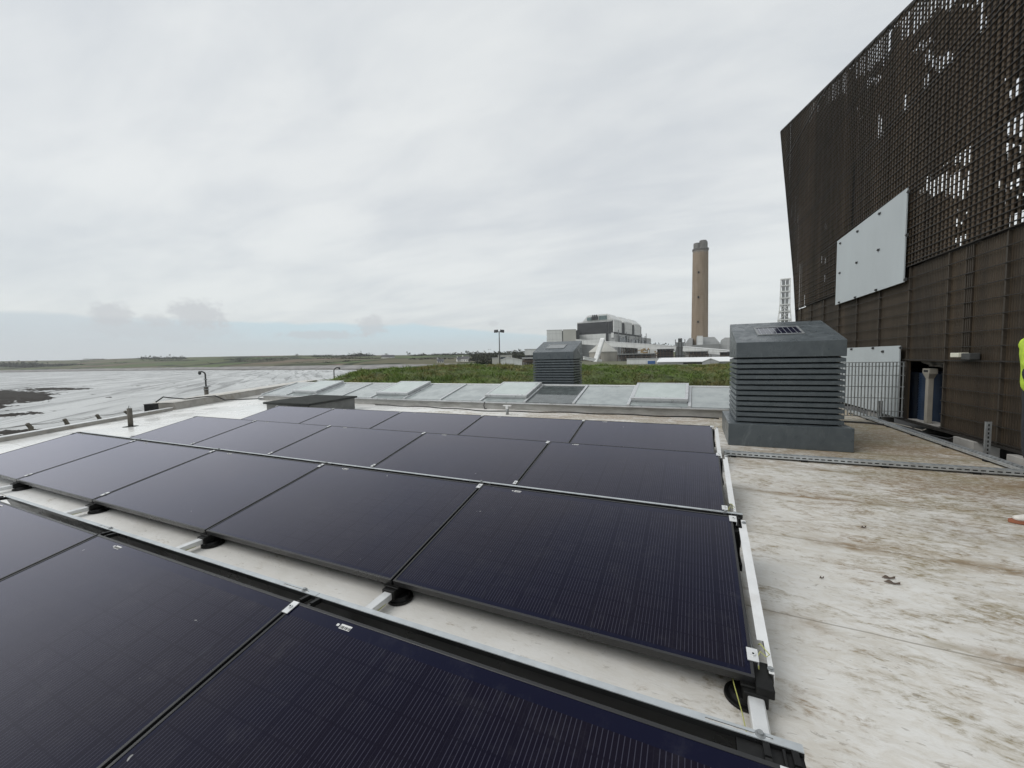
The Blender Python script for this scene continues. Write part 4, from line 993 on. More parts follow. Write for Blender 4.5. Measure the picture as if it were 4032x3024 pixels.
g = MB(); a = math.atan2(b.y, b.x)-PI/2; T = Matrix.Rotation(a, 4, 'Z'); g.box(-.9, .9, -.06, .06, H-.05, H+.05, 0, T); g.build('crossarm', MAT['steel_dark'], th)
for sx in (-1, 1):
    g = MB(); T2 = T @ Matrix.Translation((sx*.68, -.1, H+.10)) @ Matrix.Rotation(R(-25), 4, 'X') @ Matrix.Rotation(R(sx*12), 4, 'Z'); g.box(-.46, .46, -.15, .10, -.30, .30, 0, T2); g.build('floodlight', MAT['dark_clad'], th)

# ------------------------------------------------------------------ power station
def zz(yz, xz, D): return at_d(*Z3(xz, yz), D).z
class Fr:                               # local frame with u to the left, v away
    def __init__(s, o, az): s.o = Vector(o); s.e2 = Vector((math.sin(az), math.cos(az), 0)); s.e1 = Vector((-math.cos(az), math.sin(az), 0))
    def p(s, u, v, z): q = s.o+s.e1*u+s.e2*v; return Vector((q.x, q.y, z))
    def box(s, g, u0, u1, v0, v1, z0, z1, mi=0): g.hexa([s.p(u0, v0, z0), s.p(u1, v0, z0), s.p(u1, v1, z0), s.p(u0, v1, z0)], [s.p(u0, v0, z1), s.p(u1, v0, z1), s.p(u1, v1, z1), s.p(u0, v1, z1)], mi); return g
    def poly(s, g, pts, dv, mi=0): g.prism([s.p(*q) for q in pts], s.e2*dv, mi); return g
st0 = Fr((-86.4, 472.2, 0), R(8)); NEAR = 480
def zb(y): return zz(y, 1135, NEAR)
bh = thing('boiler_house', 'huge white and black power station block with three humped roof bays', 'power station', st0.p(20, 0, GZ)); O_ = Vector(st0.p(20, 0, GZ))
class PMB(MB):                          # meshes placed in the world but parented to an Empty elsewhere
    def put(s, name, m, th, **kw):
        o = s.build(name, m, th, **kw); o.matrix_parent_inverse = Matrix.Identity(4); me = o.data
        for v in me.vertices: v.co -= th.location
        return o
g = PMB(); st0.box(g, .5, 44, .5, 124, zb(262), zb(132)); g.put('upper_block', MAT['wht'], bh)
g = PMB(); st0.box(g, 5.6, 43.3, -.6, .45, zb(262), zb(143)); g.put('black_front', MAT['dark_clad'], bh)
g = PMB(); st0.box(g, .3, 4.9, -.6, .45, zb(250), zb(143)); st0.box(g, -.4, .45, 1, 124, zb(250), zb(140)); g.put('black_side', MAT['dark_clad'], bh)
for k, v0 in enumerate((0, 44, 86)):
    L_ = 29; zt = zb(74); z1 = zb(131); z0 = zb(236)
    g = PMB(); st0.poly(g, [(37, v0, z1), (30, v0, zb(78)), (6.5, v0, zt), (1.5, v0, zb(106)), (-1.6, v0, zb(128)), (-1.7, v0, z1)], L_)
    hp = g.put('humped_roof', MAT['wht'], bh)
    if k == 0:
        g = PMB(); st0.box(g, 6.5, 16, -.5, -.05, zb(124), zb(88)); st0.box(g, 24, 31, -.5, -.05, zb(124), zb(96)); g.put('green_glazing', MAT['greenglass'], hp) if False else g.put('green_glazing', MAT['greenglass'], bh)
        g = PMB(); st0.box(g, 17.2, 25, -1.6, -.05, zb(120), zb(92)); 
        for q in (18.2, 20.5, 22.8): st0.box(g, q, q+.9, -1.8, -.6, zb(118), zb(76))
        g.put('roof_plant', MAT['dark_clad'], bh)
    g = PMB(); st0.box(g, -1.9, -.45, v0+.05, v0+L_-.4, z0, z1+.6); g.put('side_bay', MAT['wht'], bh)
zp1, zp0 = zb(250), GZ
g = PMB(); st0.box(g, -4, 47, -4, 165, zp0, zb(256)); g.put('podium', MAT['lgrey'], bh)
g = PMB(); st0.box(g, 6.2, 43, -5.2, -4.02, zb(330), zb(250)); g.put('front_apron', MAT['wht'], bh)
g = PMB(); st0.box(g, 3.6, 6.0, -5.6, -4.02, zb(330), zb(247)); g.put('dark_shaft', MAT['dark_clad'], bh)
for k in range(3): g = PMB(); st0.box(g, -4.6, -4.02, 12+k*48, 54+k*48, zb(330), zb(290)); g.put('window_band', MAT['window'], bh)
g = PMB(); st0.box(g, -3, 0, -5.0, -4.02, zb(290), zb(245)); g.put('white_panel', MAT['wht'], bh)
rs = random.Random(3)
for k in range(16):
    g = PMB(); v = rs.uniform(4, 150); zz1 = rs.uniform(zb(300), zb(262)); st0.box(g, -4.5, -4.02, v, v+rs.uniform(.8, 5), GZ+2, zz1) if k % 2 else st0.box(g, -5.4, -4.6, v, v+.7, GZ, zb(rs.uniform(200, 262)))
    g.put('louvre_bay' if k % 2 else 'riser_pipe', MAT['window'] if k % 2 else MAT['mgrey'], bh)
for k in range(9):
    g = PMB(); u = rs.uniform(0, 42); v = rs.uniform(30, 118); st0.box(g, u, u+rs.uniform(1.5, 4), v, v+3, zb(132)+.05, zb(132)+rs.uniform(2, 6)); g.put('roof_cowl', MAT['mgrey'], bh)
def block(name, label, cat, x0, y0, x1, y1, D, dep, m, grp=None, extra=None, yaw=None, base=None):
    """a building whose front fills the sighted rectangle at distance D"""
    c = at_d(*Z3((x0+x1)/2, y1), D); a = math.atan2(-c.x, c.y) if yaw is None else yaw
    l, r = at_d(*Z3(x0, y1), D), at_d(*Z3(x1, y1), D); wd = (r-l).length; zt = at_d(*Z3((x0+x1)/2, y0), D).z
    zb_ = GZ if base is None else at_d(*Z3((x0+x1)/2, base), D).z
    th = thing(name, label, cat, (c.x, c.y, zb_), a, grp); h = zt-zb_
    if extra != 'gable':
        g = MB(); g.box(-wd/2, wd/2, 0, dep, 0, h); g.build('walls', m, th)
        g = MB(); g.box(-wd/2-.2, wd/2+.2, -.2, dep+.2, h, h+.4); g.build('roof', MAT['lgrey'], th)
    return th, wd, h
th, wd, h = block('annex_tower', 'white clad annex block left of the boiler house', 'building', 560, 221, 694, 330, 470, 30, MAT['wht']); g = MB(); g.box(wd/2, wd/2+2, 1, 28, 0, h-1); g.build('dark_joint', MAT['dark_clad'], th)
th, wd, h = block('annex_tower', 'beige clad annex block beside the boiler house', 'building', 702, 217, 815, 330, 468, 30, MAT['offw']); g = MB(); g.box(wd/2, wd/2+4, 1, 28, 0, h-.8); g.build('dark_joint', MAT['dark_clad'], th)
# coal conveyor galleries
def gallery(label, pts, D0, D1, hw, name='conveyor_gallery'):
    (xa, ya), (xb, yb) = pts; a, b = at_d(*Z3(xa, ya), D0), at_d(*Z3(xb, yb), D1)
    th = thing(name, label, 'conveyor', (a.x, a.y, GZ), 0, 'conveyor galleries'); d = b-a; A = Vector((0, 0, a.z-GZ)); B_ = A+d
    g = MB(); g.bar(A-Vector((0, 0, hw)), B_-Vector((0, 0, hw)), 3.6, hw*2); g.build('casing', MAT['wht'], th)
    g = MB(); g.bar(A+Vector((0, 0, .25)), B_+Vector((0, 0, .25)), 4.2, .5); g.build('roof', MAT['roofwhite'], th)
    n = max(2, int(d.length/22))
    g = MB()
    for k in range(1, n):
        p = A+d*(k/n)-Vector((0, 0, hw*2)); 
        for s in (-1.6, 1.6): g.bar((p.x+s, p.y, 0), (p.x+s*.5, p.y, p.z), .5)
        g.bar((p.x-1.6, p.y, p.z*.5), (p.x+1.6, p.y, p.z*.5), .35)
    g.build('trestle', MAT['rust'], th)
gallery('long white conveyor gallery descending in front of the boiler house', ((818, 305), (1690, 362)), 440, 400, 2.2)
gallery('lower white conveyor gallery leaving the transfer tower to the right', ((1755, 366), (2230, 406)), 398, 375, 2.0)
gallery('steep narrow conveyor climbing over the conical silo', ((978, 500), (1045, 293)), 380, 392, 1.3)
gallery('short low conveyor left of the conical silo', ((880, 455), (1035, 482)), 380, 384, 1.2)
th, wd, h = block('transfer_tower', 'grey conveyor transfer tower with dark steel frame', 'tower', 1684, 330, 1756, 460, 400, 16, MAT['mgrey'])
g = MB()
for x in (-wd/2-.5, -wd/6, wd/6, wd/2+.5): g.box(x-.3, x+.3, -1.0, -.4, 0, h+3)
for z in range(4, int(h), 7): g.box(-wd/2-.5, wd/2+.5, -1.3, -1.05, z, z+.5)
g.box(-wd/4, wd/4, 2, 10, h+.45, h+4); g.build('steel_frame', MAT['steel_dark'], th)
# conical silo
c = at_d(*Z3(1050, 500), 410); th = thing('storage_silo', 'round concrete silo with a conical roof before the boiler house', 'silo', (c.x, c.y, GZ))
l, r = at_d(*Z3(927, 500), 410), at_d(*Z3(1170, 500), 410); rad = (r-l).length/2; ze = zz(415, 1050, 410)-GZ; za = zz(318, 1050, 410)-GZ
g = MB(); g.tube([(0, 0, 0), (0, 0, ze)], rad, 40); g.build('drum', MAT['silo'], th, smooth=False)
g = MB(); g.tube([(0, 0, ze+.02), (0, 0, ze+.8), (0, 0, za)], [rad*1.04, rad*1.03, rad*.10], 40); g.build('cone_roof', MAT['offw'], th)
g = MB(); g.tube([(0, 0, za-.6), (0, 0, za+1.2)], rad*.13, 12); g.build('top_house', MAT['mgrey'], th)
# dark open steel structures, hoppers and machinery beneath the gallery
def frame_house(label, x0, y0, x1, y1, D, nx, nz, back, name='steel_structure'):
    th, wd, h = block(name, label, 'steel structure', x0, y0, x1, y1, D, .01, back, 'steel structures under the conveyor', 'gable')
    g = MB(); g.box(-wd/2, wd/2, 8, 8.6, 0, h); g.box(-wd/2-.5, wd/2+.5, -.5, 9, h, h+.8); g.build('backing', back, th)
    g = MB()
    for k in range(nx+1): x = lerp(-wd/2, wd/2, k/nx); g.box(x-.3, x+.3, -.3, .3, 0, h-.02); 
    for k in range(nz): z = lerp(2, h-1, k/nz); g.box(-wd/2, wd/2, -.65, -.35, z, z+.45)
    g.build('frame', MAT['rust'], th)
    g = MB()
    for k in range(nx*2):
        x = random.uniform(-wd/2+1, wd/2-2); z = random.uniform(h*.25, h*.7); g.box(x, x+random.uniform(1, 3), 2, 6, z, z+random.uniform(1, 4))
    g.build('plant', MAT['dark_clad'], th)
frame_house('open dark steel bay with a white back wall, right of the silo', 1212, 365, 1348, 420, 430, 4, 3, MAT['lgrey'])
frame_house('dark open hopper frame in front of the transfer tower', 1522, 392, 1660, 455, 395, 5, 3, MAT['dark_clad'])
frame_house('low rusty pipe rack between the silo and the transfer tower', 1172, 432, 1500, 470, 380, 9, 2, MAT['mgrey'])
frame_house('tangle of dark steel under the lower conveyor gallery', 1770, 408, 1960, 455, 372, 6, 3, MAT['lgrey'])
frame_house('dark platform structure behind the big roof vent', 2070, 420, 2200, 455, 365, 4, 2, MAT['dark_clad'])
th, wd, h = block('white_store', 'plain white store wall behind the ochre machinery', 'building', 1350, 372, 1515, 440, 450, 12, MAT['wht'])
th = thing('loading_machine', 'ochre coloured machinery standing before the white store', 'machinery', at_d(*Z3(1430, 440), 400)); th.location.z = GZ
b0 = zz(430, 1430, 400)-GZ
g = MB()
for k in range(14): x = random.uniform(-9, 9); z = b0+random.uniform(-1, 4); g.box(x, x+random.uniform(1, 3), -1+random.random(), 2, z, z+random.uniform(.5, 2))
g.build('buckets', MAT['orange'], th)
g = MB(); 
for x in (-8, -3, 3, 8): g.box(x-.3, x+.3, 0, .6, 0, b0+1)
g.box(-10, 11, -.5, 1.5, b0-2, b0-1.2); g.build('gantry', MAT['rust'], th)
th, wd, h = block('boundary_wall', 'long white wall with a blue door before the pipe rack', 'wall', 1255, 473, 1552, 523, 230, 6, MAT['wht'])
g = MB(); x = lerp(-wd/2, wd/2, .725); g.box(x-1.9, x+1.9, -.25, -.02, 0, h*.62); g.build('door', MAT['bluedoor'], th)
def shed(label, x0, x1, yr, ye, yb, D, dep, roofm, name='industrial_shed', ridge=.4, grp=None):
    c = at_d(*Z3((x0+x1)/2, yb), D); a = math.atan2(-c.x, c.y); l, r = at_d(*Z3(x0, yb), D), at_d(*Z3(x1, yb), D); wd = (r-l).length
    he, hr = at_d(*Z3((x0+x1)/2, ye), D).z-GZ, at_d(*Z3((x0+x1)/2, yr), D).z-GZ
    th = thing(name, label, 'shed', (c.x, c.y, GZ), a, grp)
    xr_ = lerp(-wd/2, wd/2, ridge)
    g = MB(); g.prism([(-wd/2, 0, 0), (wd/2, 0, 0), (wd/2, 0, he), (xr_, 0, hr), (-wd/2, 0, he)], (0, dep, 0)); g.build('walls', MAT['wht'] if roofm != 'x' else MAT['lgrey'], th)
    g = MB()
    for xa, xb, za_, zb_ in ((-wd/2-.3, xr_, he-.1, hr), (xr_, wd/2+.3, hr, he-.1)): g.hexa([(xa, -.3, za_+.05), (xb, -.3, zb_+.05), (xb, dep+.3, zb_+.05), (xa, dep+.3, za_+.05)], [(xa, -.3, za_+.3), (xb, -.3, zb_+.3), (xb, dep+.3, zb_+.3), (xa, dep+.3, za_+.3)])
    g.build('roof', MAT['roofwhite'], th); return th, wd, he
# long low shed with its white roof slope facing us
c = at_d(*Z3(1850, 525), 215); a = math.atan2(-c.x, c.y); th = thing('industrial_shed', 'long low shed with bright white roof slope left of the big vent', 'shed', (c.x, c.y, GZ), a, 'white industrial sheds')
l, r = at_d(*Z3(1552, 525), 215), at_d(*Z3(2230, 525), 215); wd = (r-l).length; he = zz(496, 1850, 215)-GZ; hr = at_d(*Z3(1850, 461), 232).z-GZ
g = MB(); g.prism([(-wd/2, 0, 0), (-wd/2, 34, 0), (-wd/2, 34, he), (-wd/2, 17, hr-.1), (-wd/2, 0, he)], (wd, 0, 0)); g.build('walls', MAT['lgrey'], th)
g = MB(); g.hexa([(-wd/2-.5, -.6, he-.1), (wd/2+.5, -.6, he-.1), (wd/2+.5, 17, hr), (-wd/2-.5, 17, hr)], [(-wd/2-.5, -.6, he+.15), (wd/2+.5, -.6, he+.15), (wd/2+.5, 17, hr+.25), (-wd/2-.5, 17, hr+.25)]); g.hexa([(-wd/2-.5, 17.02, hr), (wd/2+.5, 17.02, hr), (wd/2+.5, 34.6, he-.1), (-wd/2-.5, 34.6, he-.1)], [(-wd/2-.5, 17.02, hr+.25), (wd/2+.5, 17.02, hr+.25), (wd/2+.5, 34.6, he+.15), (-wd/2-.5, 34.6, he+.15)]); g.build('roof', MAT['roofwhite'], th)
g = MB(); x = lerp(-wd/2, wd/2, .52); g.box(x-6, x+3, -.2, -.02, 0, he*.75); g.build('dark_opening', MAT['void'], th)
shed('small gabled shed in front of the long white roofed shed', 1912, 2062, 470, 498, 525, 205, 9, 'x', grp='white industrial sheds', ridge=.5)
shed('pale gabled shed left of the smaller vent, beside the floodlight mast', 158, 345, 458, 484, 526, 200, 22, 'w', ridge=.32, grp='white industrial sheds')
th, wd, h = block('flat_roofed_hut', 'cream flat roofed hut left of the pale gabled shed', 'hut', 84, 466, 156, 512, 204, 9, MAT['offw'])
th, wd, h = block('works_office', 'low works building behind the pale gabled shed', 'building', 135, 441, 258, 470, 300, 10, MAT['offw'])
g = MB(); g.box(-wd/2+1, wd/2-1, -.2, -.02, h-2.6, h-1.2); g.build('window_band', MAT['window'], th)
th, wd, h = block('silo_house', 'white boxy plant house raised on legs left of the smaller vent', 'building', 368, 390, 500, 438, 260, 12, MAT['wht'], base=438)
g = MB(); H0 = th.location.z-GZ
for x in (-wd/2+.6, -wd/5, wd/5, wd/2-.6):
    for y in (.6, 10): g.box(x-.3, x+.3, y-.3, y+.3, -H0, 0)
g.box(-wd/2, wd/2, 0, .3, -H0*.5, -H0*.5+.4); g.box(-wd/2, wd/2, .2, .5, -H0*.25, -H0*.25+.3); g.build('legs', MAT['rust'], th)
c = at_d(*Z3(400, 462), 262); th = thing('process_tank', 'small white domed tank below the raised plant house', 'tank', (c.x, c.y, GZ)); hh = zz(452, 400, 262)-GZ
g = MB(); g.tube([(0, 0, 0), (0, 0, hh-1.2), (0, 0, hh-.4), (0, 0, hh)], [2.2, 2.2, 1.6, .5], 20); g.build('vessel', MAT['wht'], th, smooth=True)
frame_house('rusty pipework stand beneath the raised plant house', 350, 470, 450, 520, 240, 5, 3, MAT['lgrey'], 'pipework_stand')

# chimney: tapered windshield with four flues
CD = 560
bt = at_d(*Z3(1890, 350), CD); th = thing('chimney', 'very tall tan concrete power station chimney with flue tops', 'chimney', (bt.x, bt.y, GZ))
zT = at_d(2600+438*.36166, 900+235*.36166, CD).z-GZ; rT = (at_d(2600+353*.36166, 985, CD)-at_d(2600+524*.36166, 985, CD)).length/2; rB = (at_d(2600+337*.36166, 1320, CD)-at_d(2600+523*.36166, 1320, CD)).length/2
g = MB(); N = 24; g.tube([(0, 0, zT*k/N) for k in range(N+1)], [lerp(rB, rT, min(1, k/N*1.05)) for k in range(N+1)], 40); g.build('shaft', MAT['chimney'], th, smooth=True)
g = MB(); 
for k in range(40): a = 2*PI*k/40; g.box(rT*math.cos(a)-.5, rT*math.cos(a)+.5, rT*math.sin(a)-.5, rT*math.sin(a)+.5, zT-.5, zT+1.4)
g.build('parapet', MAT['flue'], th)
for k in range(4):
    a = R(35)+PI/2*k; ht2 = 10.2 if k in (0, 3) else 8.0; x, y = rT*.52*math.cos(a), rT*.52*math.sin(a)
    g = MB(); g.tube([(x, y, zT-1), (x, y, zT+ht2*.85), (x, y, zT+ht2*.85), (x, y, zT+ht2)], [rT*.48, rT*.48, rT*.46, rT*.46], 20); g.build('flue', MAT['flue'], th, smooth=False)
face = (EYE-Vector((bt.x, bt.y, CZ))).normalized(); side = Vector((-face.y, face.x, 0))
for yp in (485, 752, 1017):
    z = at_d(2600+450*.36166, 900+yp*.36166, CD).z-GZ; rr = lerp(rB, rT, min(1, z/zT*1.05)); d = (face-side*.22).normalized(); p = d*(rr-.3)
    g = MB(); g.box(p.x-.9, p.x+.9, p.y-.9, p.y+.9, z-1.3, z+.9); g.build('opening', MAT['void'], th)
# halls round the chimney foot
def hall(label, pts, D, dep, m):
    P = [at_d(*Z3(*q), D) for q in pts]; c = sum(P, Vector())/len(P); th = thing('precipitator_hall', label, 'building', (c.x, c.y, GZ), 0, 'grey halls at the chimney foot')
    lo = [Vector((P[0].x, P[0].y, GZ)), Vector((P[-1].x, P[-1].y, GZ))]; poly = [lo[0]]+P+[lo[1]]; r = Vector((c.x, c.y, 0)).normalized()
    g = MB(); g.prism([q-Vector((c.x, c.y, GZ)) for q in poly], r*dep); g.build('walls', m, th); return th
hall('grey hall with sloping ends just right of the chimney foot', [(1862, 352), (1862, 282), (2020, 280), (2066, 330)], 520, 30, MAT['lgrey'])
hall('white box on the front of the chimney foot', [(1868, 342), (1868, 270), (1918, 270), (1918, 342)], 508, 8, MAT['wht'])
hall('small grey hall left of the chimney foot', [(1762, 340), (1800, 290), (1830, 290), (1830, 340)], 540, 20, MAT['lgrey'])
hall('large grey hall behind the big vent, right of the chimney', [(2068, 345), (2076, 308), (2110, 286), (2300, 282), (2340, 300)], 525, 40, MAT['lgrey'])
hall('long low grey hall below the chimney', [(1820, 420), (1820, 352), (2072, 340), (2072, 420)], 500, 14, MAT['mgrey'])

# twin-flue lattice stack
SD = 420
def sx4(x, y): return at_d(2600+x*.36166, 900+y*.36166, SD)
c = sx4(1352, 1020); th = thing('lattice_stack', 'white steel lattice stack carrying grey flues beside the brown wall', 'stack', (c.x, c.y, GZ), math.atan2(-c.x, c.y))
hw_ = lambda y: (sx4(curve([(545, 1306), (830, 1293), (905, 1287), (1025, 1270), (1300, 1235)], y), y)-sx4(curve([(545, 1404), (830, 1400), (905, 1409), (1025, 1419), (1300, 1445)], y), y)).length/2
zr_ = lambda y: sx4(1352, y).z-GZ
lv = [555, 625, 690, 760, 830, 905, 995, 1120, 1300]
g = MB(); 
for k, (a, b) in enumerate(zip(lv, lv[1:])):
    wa, wb, z1, z0 = hw_(a), hw_(b), zr_(a), max(0, zr_(b))
    C4 = lambda w_, z: [Vector((x, y, z)) for x, y in ((-w_, -w_), (w_, -w_), (w_, w_), (-w_, w_))]
    A4, B4 = C4(wa, z1), C4(wb, z0)
    for q in range(4):
        g.bar(A4[q], B4[q], .75); g.bar(A4[q], A4[(q+1) % 4], .95, .75)
        if k > 3: g.bar(A4[q], B4[(q+1) % 4], .4); g.bar(A4[(q+1) % 4], B4[q], .4)
g.build('lattice', MAT['wht'], th)
for x, y in ((-1, 0), (1, 0)):
    w_ = hw_(555); g = MB(); g.tube([(x*w_*.42, y, 0), (x*w_*.42, y, zr_(552))], w_*.36, 14); g.build('flue', MAT['mgrey'], th, smooth=True)

# ------------------------------------------------------------------ trees and houses on the far side
def tree(P, h, wd, label, grp, nm='tree', nf=90):
    th = thing(nm, label, 'tree', P, 0, grp)
    g = MB(); g.tube([(0, 0, -1), (0, 0, h*.35), (h*.03, 0, h*.7)], [h*.035, h*.028, h*.01], 6)
    for k in range(3): a = k*2.1; g.tube([(0, 0, h*.3), (math.cos(a)*wd*.25, math.sin(a)*wd*.25, h*.6)], [h*.018, h*.006], 5)
    g.build('trunk', MAT['trunk'], th)
    g = MB(); cl = [(random.uniform(-.32, .32)*wd, random.uniform(-.32, .32)*wd, random.uniform(.42, .82)*h, random.uniform(.16, .30)) for _ in range(7)]
    for _ in range(nf):
        cx, cy, cz, cr = random.choice(cl); v = Vector((random.gauss(0, 1), random.gauss(0, 1), random.gauss(0, 1))).normalized()*random.uniform(.6, 1)
        c = Vector((cx, cy, cz))+Vector((v.x*cr*wd, v.y*cr*wd, v.z*cr*h*.75)); s = random.uniform(.05, .10)*h
        a = Vector((random.uniform(-1, 1), random.uniform(-1, 1), random.uniform(-1, 1))).normalized(); b = a.cross(Vector((.3, .5, .8))).normalized(); e = a.cross(b)
        g.add([c+a*s, c+b*s, c-a*s*.9, c-b*s*.8], [(0, 1, 2, 3)])
    g.build('crown', MAT['crown'], th)
def ground_far(x, y, D):               # stand things on the far sheet by sighting
    return at_d(x, y, D)
def near_water_dist(x): return curve(SHORE, math.degrees(azel(x, 1400)[0]))
TR = [(1610, 1402.5, 11), (565, 1418, 9), (1720, 1398, 9)]
tree(at_d(1610, 1404, 1180), 15, 15, 'lone round hedgerow tree on the far skyline, right of the farmhouse', 'trees on the far shore')
tree(at_d(1520, 1406, 1150), 11, 14, 'broad tree beside the white farmhouse on the far hill', 'trees on the far shore')
tree(at_d(1838, 1398, 1000), 13, 13, 'pointed tree on the skyline above the white cottages', 'trees on the far shore')
tree(at_d(1168, 1405, 1350), 10, 12, 'small lone tree at the left of the far skyline', 'trees on the far shore')
# woods and hedges that read as masses
g = MB()
def clump(P, rx, rz_v, n, s):
    for _ in range(n):
        v = Vector((random.gauss(0, .5)*rx, random.gauss(0, .5)*rx, abs(random.gauss(0, .5))*rz_v)); c = P+v; q = random.uniform(.6, 1.4)*s
        a = Vector((random.uniform(-1, 1), random.uniform(-1, 1), random.uniform(-1, 1))).normalized(); b = a.cross(Vector((.3, .5, .8))).normalized()
        g.add([c+a*q, c+b*q, c-a*q*.9, c-b*q*.8], [(0, 1, 2, 3)])
def row(x0, y0, x1, y1, D0, D1, n, rx, hz_, k=16, s=1.6):
    for i in range(n):
        u = (i+random.random())/n; P = at_d(lerp(x0, x1, u), lerp(y0, y1, u)+1.5, lerp(D0, D1, u)); 
        if random.random() < .88: clump(P, rx*random.uniform(.5, 1.4), hz_*random.uniform(.4, 1.5), k, s)
row(560, 1414, 725, 1413, 2000, 1700, 70, 12, 6, 40, 2.6)
row(440, 1423, 560, 1419, 2150, 2050, 16, 8, 4, 26, 2.4)
row(0, 1442, 140, 1441, 1950, 1850, 60, 16, 8, 40, 2.8)
row(140, 1440, 330, 1437, 1850, 1800, 50, 12, 4, 26, 2.4)
row(1000, 1409, 1330, 1403, 1500, 1300, 50, 8, 3, 24, 1.8)
row(1240, 1404, 1480, 1402, 1250, 1180, 60, 8, 4, 30, 1.7)
row(1380, 1402, 1450, 1401, 1200, 1180, 30, 9, 6, 40, 1.8)
row(1620, 1399, 1860, 1395, 1100, 1000, 50, 7, 3.5, 30, 1.6)
row(1860, 1418, 2130, 1411, 560, 520, 90, 6, 6.5, 60, 1.2)
row(1880, 1432, 2010, 1428, 330, 320, 40, 3, 2.4, 40, .7)
row(1850, 1398, 2080, 1392, 900, 850, 50, 8, 5, 40, 1.6)
row(2560, 1364, 2660, 1370, 700, 690, 40, 6, 4, 30, 1.2)
for k in range(26):
    x = random.uniform(300, 1800); D = near_water_dist(x)*random.uniform(1.12, 1.6)
    y = lerp(1452, 1408, random.uniform(.35, .9))-x*.004; L_ = random.uniform(60, 240)
    row(x, y, x+L_, y-random.uniform(-1, 3), D, D*1.02, int(L_/4), 4, 1.6, 14, 1.0)
tag(g.build('far_woods', MAT['crown']), None, None, None, 'stuff')
def house(label, x, y, D, wd, dep, he, yaw=0):
    P = at_d(x, y, D); th = thing('farmhouse', label, 'house', P, math.atan2(-P.x, P.y)+yaw, 'white houses on the far shore')
    g = MB(); g.prism([(-wd/2, 0, -2), (-wd/2, dep, -2), (-wd/2, dep, he), (-wd/2, dep/2, he+dep*.42), (-wd/2, 0, he)], (wd, 0, 0)); g.build('walls', MAT['render'], th)
    g = MB()
    for ya, yb in ((-.4, dep/2), (dep+.4, dep/2)): g.hexa([(-wd/2-.3, ya, he-.2), (wd/2+.3, ya, he-.2), (wd/2+.3, yb, he+dep*.42+.05), (-wd/2-.3, yb, he+dep*.42+.05)], [(-wd/2-.3, ya, he+.1), (wd/2+.3, ya, he+.1), (wd/2+.3, yb, he+dep*.42+.4), (-wd/2-.3, yb, he+dep*.42+.4)])
    rf = g.build('roof', MAT['slate'], th); g = MB(); g.box(-wd/2+.2, -wd/2+1.4, dep/2-.7, dep/2+.7, he+dep*.42, he+dep*.42+1.8); g.build('chimney_stack', MAT['render'], rf)
    g = MB()
    for k in range(3): x_ = lerp(-wd/2, wd/2, (k+.5)/3); g.box(x_-.6, x_+.6, -.1, -.02, he*.45, he*.45+1.4)
    g.build('window', MAT['window'], th)
house('white farmhouse alone on the far hillside above the bay', 1513, 1416, 900, 11, 8, 6)
house('long grey roofed barn beside the white farmhouse', 1533, 1412, 930, 24, 9, 4, .3)
house('white cottage above the grass mound, right of the bay', 1829, 1428, 560, 11, 8, 5, -.5)
house('second white cottage left of its neighbour above the mound', 1812, 1427, 575, 8, 7, 4, .2)
house('low pale house at the end of the far beach', 1735, 1431, 520, 8, 6, 3, .1)

# ------------------------------------------------------------------ person at the right edge
def skin_fig(name, chain, parent, m, sub=2, root=0):
    """chain: list of (point, radius, previous index)"""
    me = bpy.data.meshes.new(name); me.from_pydata([c[0] for c in chain], [(c[2], i) for i, c in enumerate(chain) if c[2] is not None], [])
    me.materials.append(m)
    o = bpy.data.objects.new(name, me); col.objects.link(o); o.parent = parent
    s = o.modifiers.new('skin', 'SKIN'); s.use_smooth_shade = True
    for i, c in enumerate(chain):
        r = c[1]; me.skin_vertices[0].data[i].radius = (r, r) if not isinstance(r, tuple) else r
        me.skin_vertices[0].data[i].use_root = (i == root)
    u = o.modifiers.new('sub', 'SUBSURF'); u.levels = sub; u.render_levels = sub
    return o
foot = on_roof(3972, 2056)
ps = thing('person', 'person in yellow hi-vis vest and dark clothes half cut off at the right edge', 'person', (foot.x+.168, foot.y+.11, rz(foot.y)), 0)
# faces -x (towards the panels); x forward = -x
M_cloth = mat('navy_workwear', (.016, .018, .024), .85, 0, .2, 14, bump=.3, bscale=120)
M_vis = mat('hi_vis_yellow', (.47, .65, .045), .75, 0, .22, 22, bump=.5, bscale=30)
M_refl = mat('reflective_tape', (.48, .50, .48), .4, .2, .05)
M_skin = mat('skin', (.45, .28, .21), .55, 0, .06, 20)
M_shoe = mat('pale_shoe', (.62, .60, .56), .6, 0, .08, 20)
M_sole = mat('gum_sole', (.28, .105, .055), .7, 0, .1, 20)
M_hair = mat('brown_hair', (.05, .035, .025), .7, 0, .2, 40)
hipx = .06
ch = [((hipx, 0, .92), (.13, .16), None), ((hipx, 0, 1.08), (.12, .15), 0), ((hipx+.01, 0, 1.25), (.13, .17), 1), ((hipx+.01, 0, 1.40), (.10, .15), 2), ((hipx, 0, 1.49), .058, 3), ((hipx-.02, 0, 1.56), .055, 4), ((hipx-.03, 0, 1.64), (.088, .078), 5), ((hipx-.03, 0, 1.73), (.082, .072), 6)]
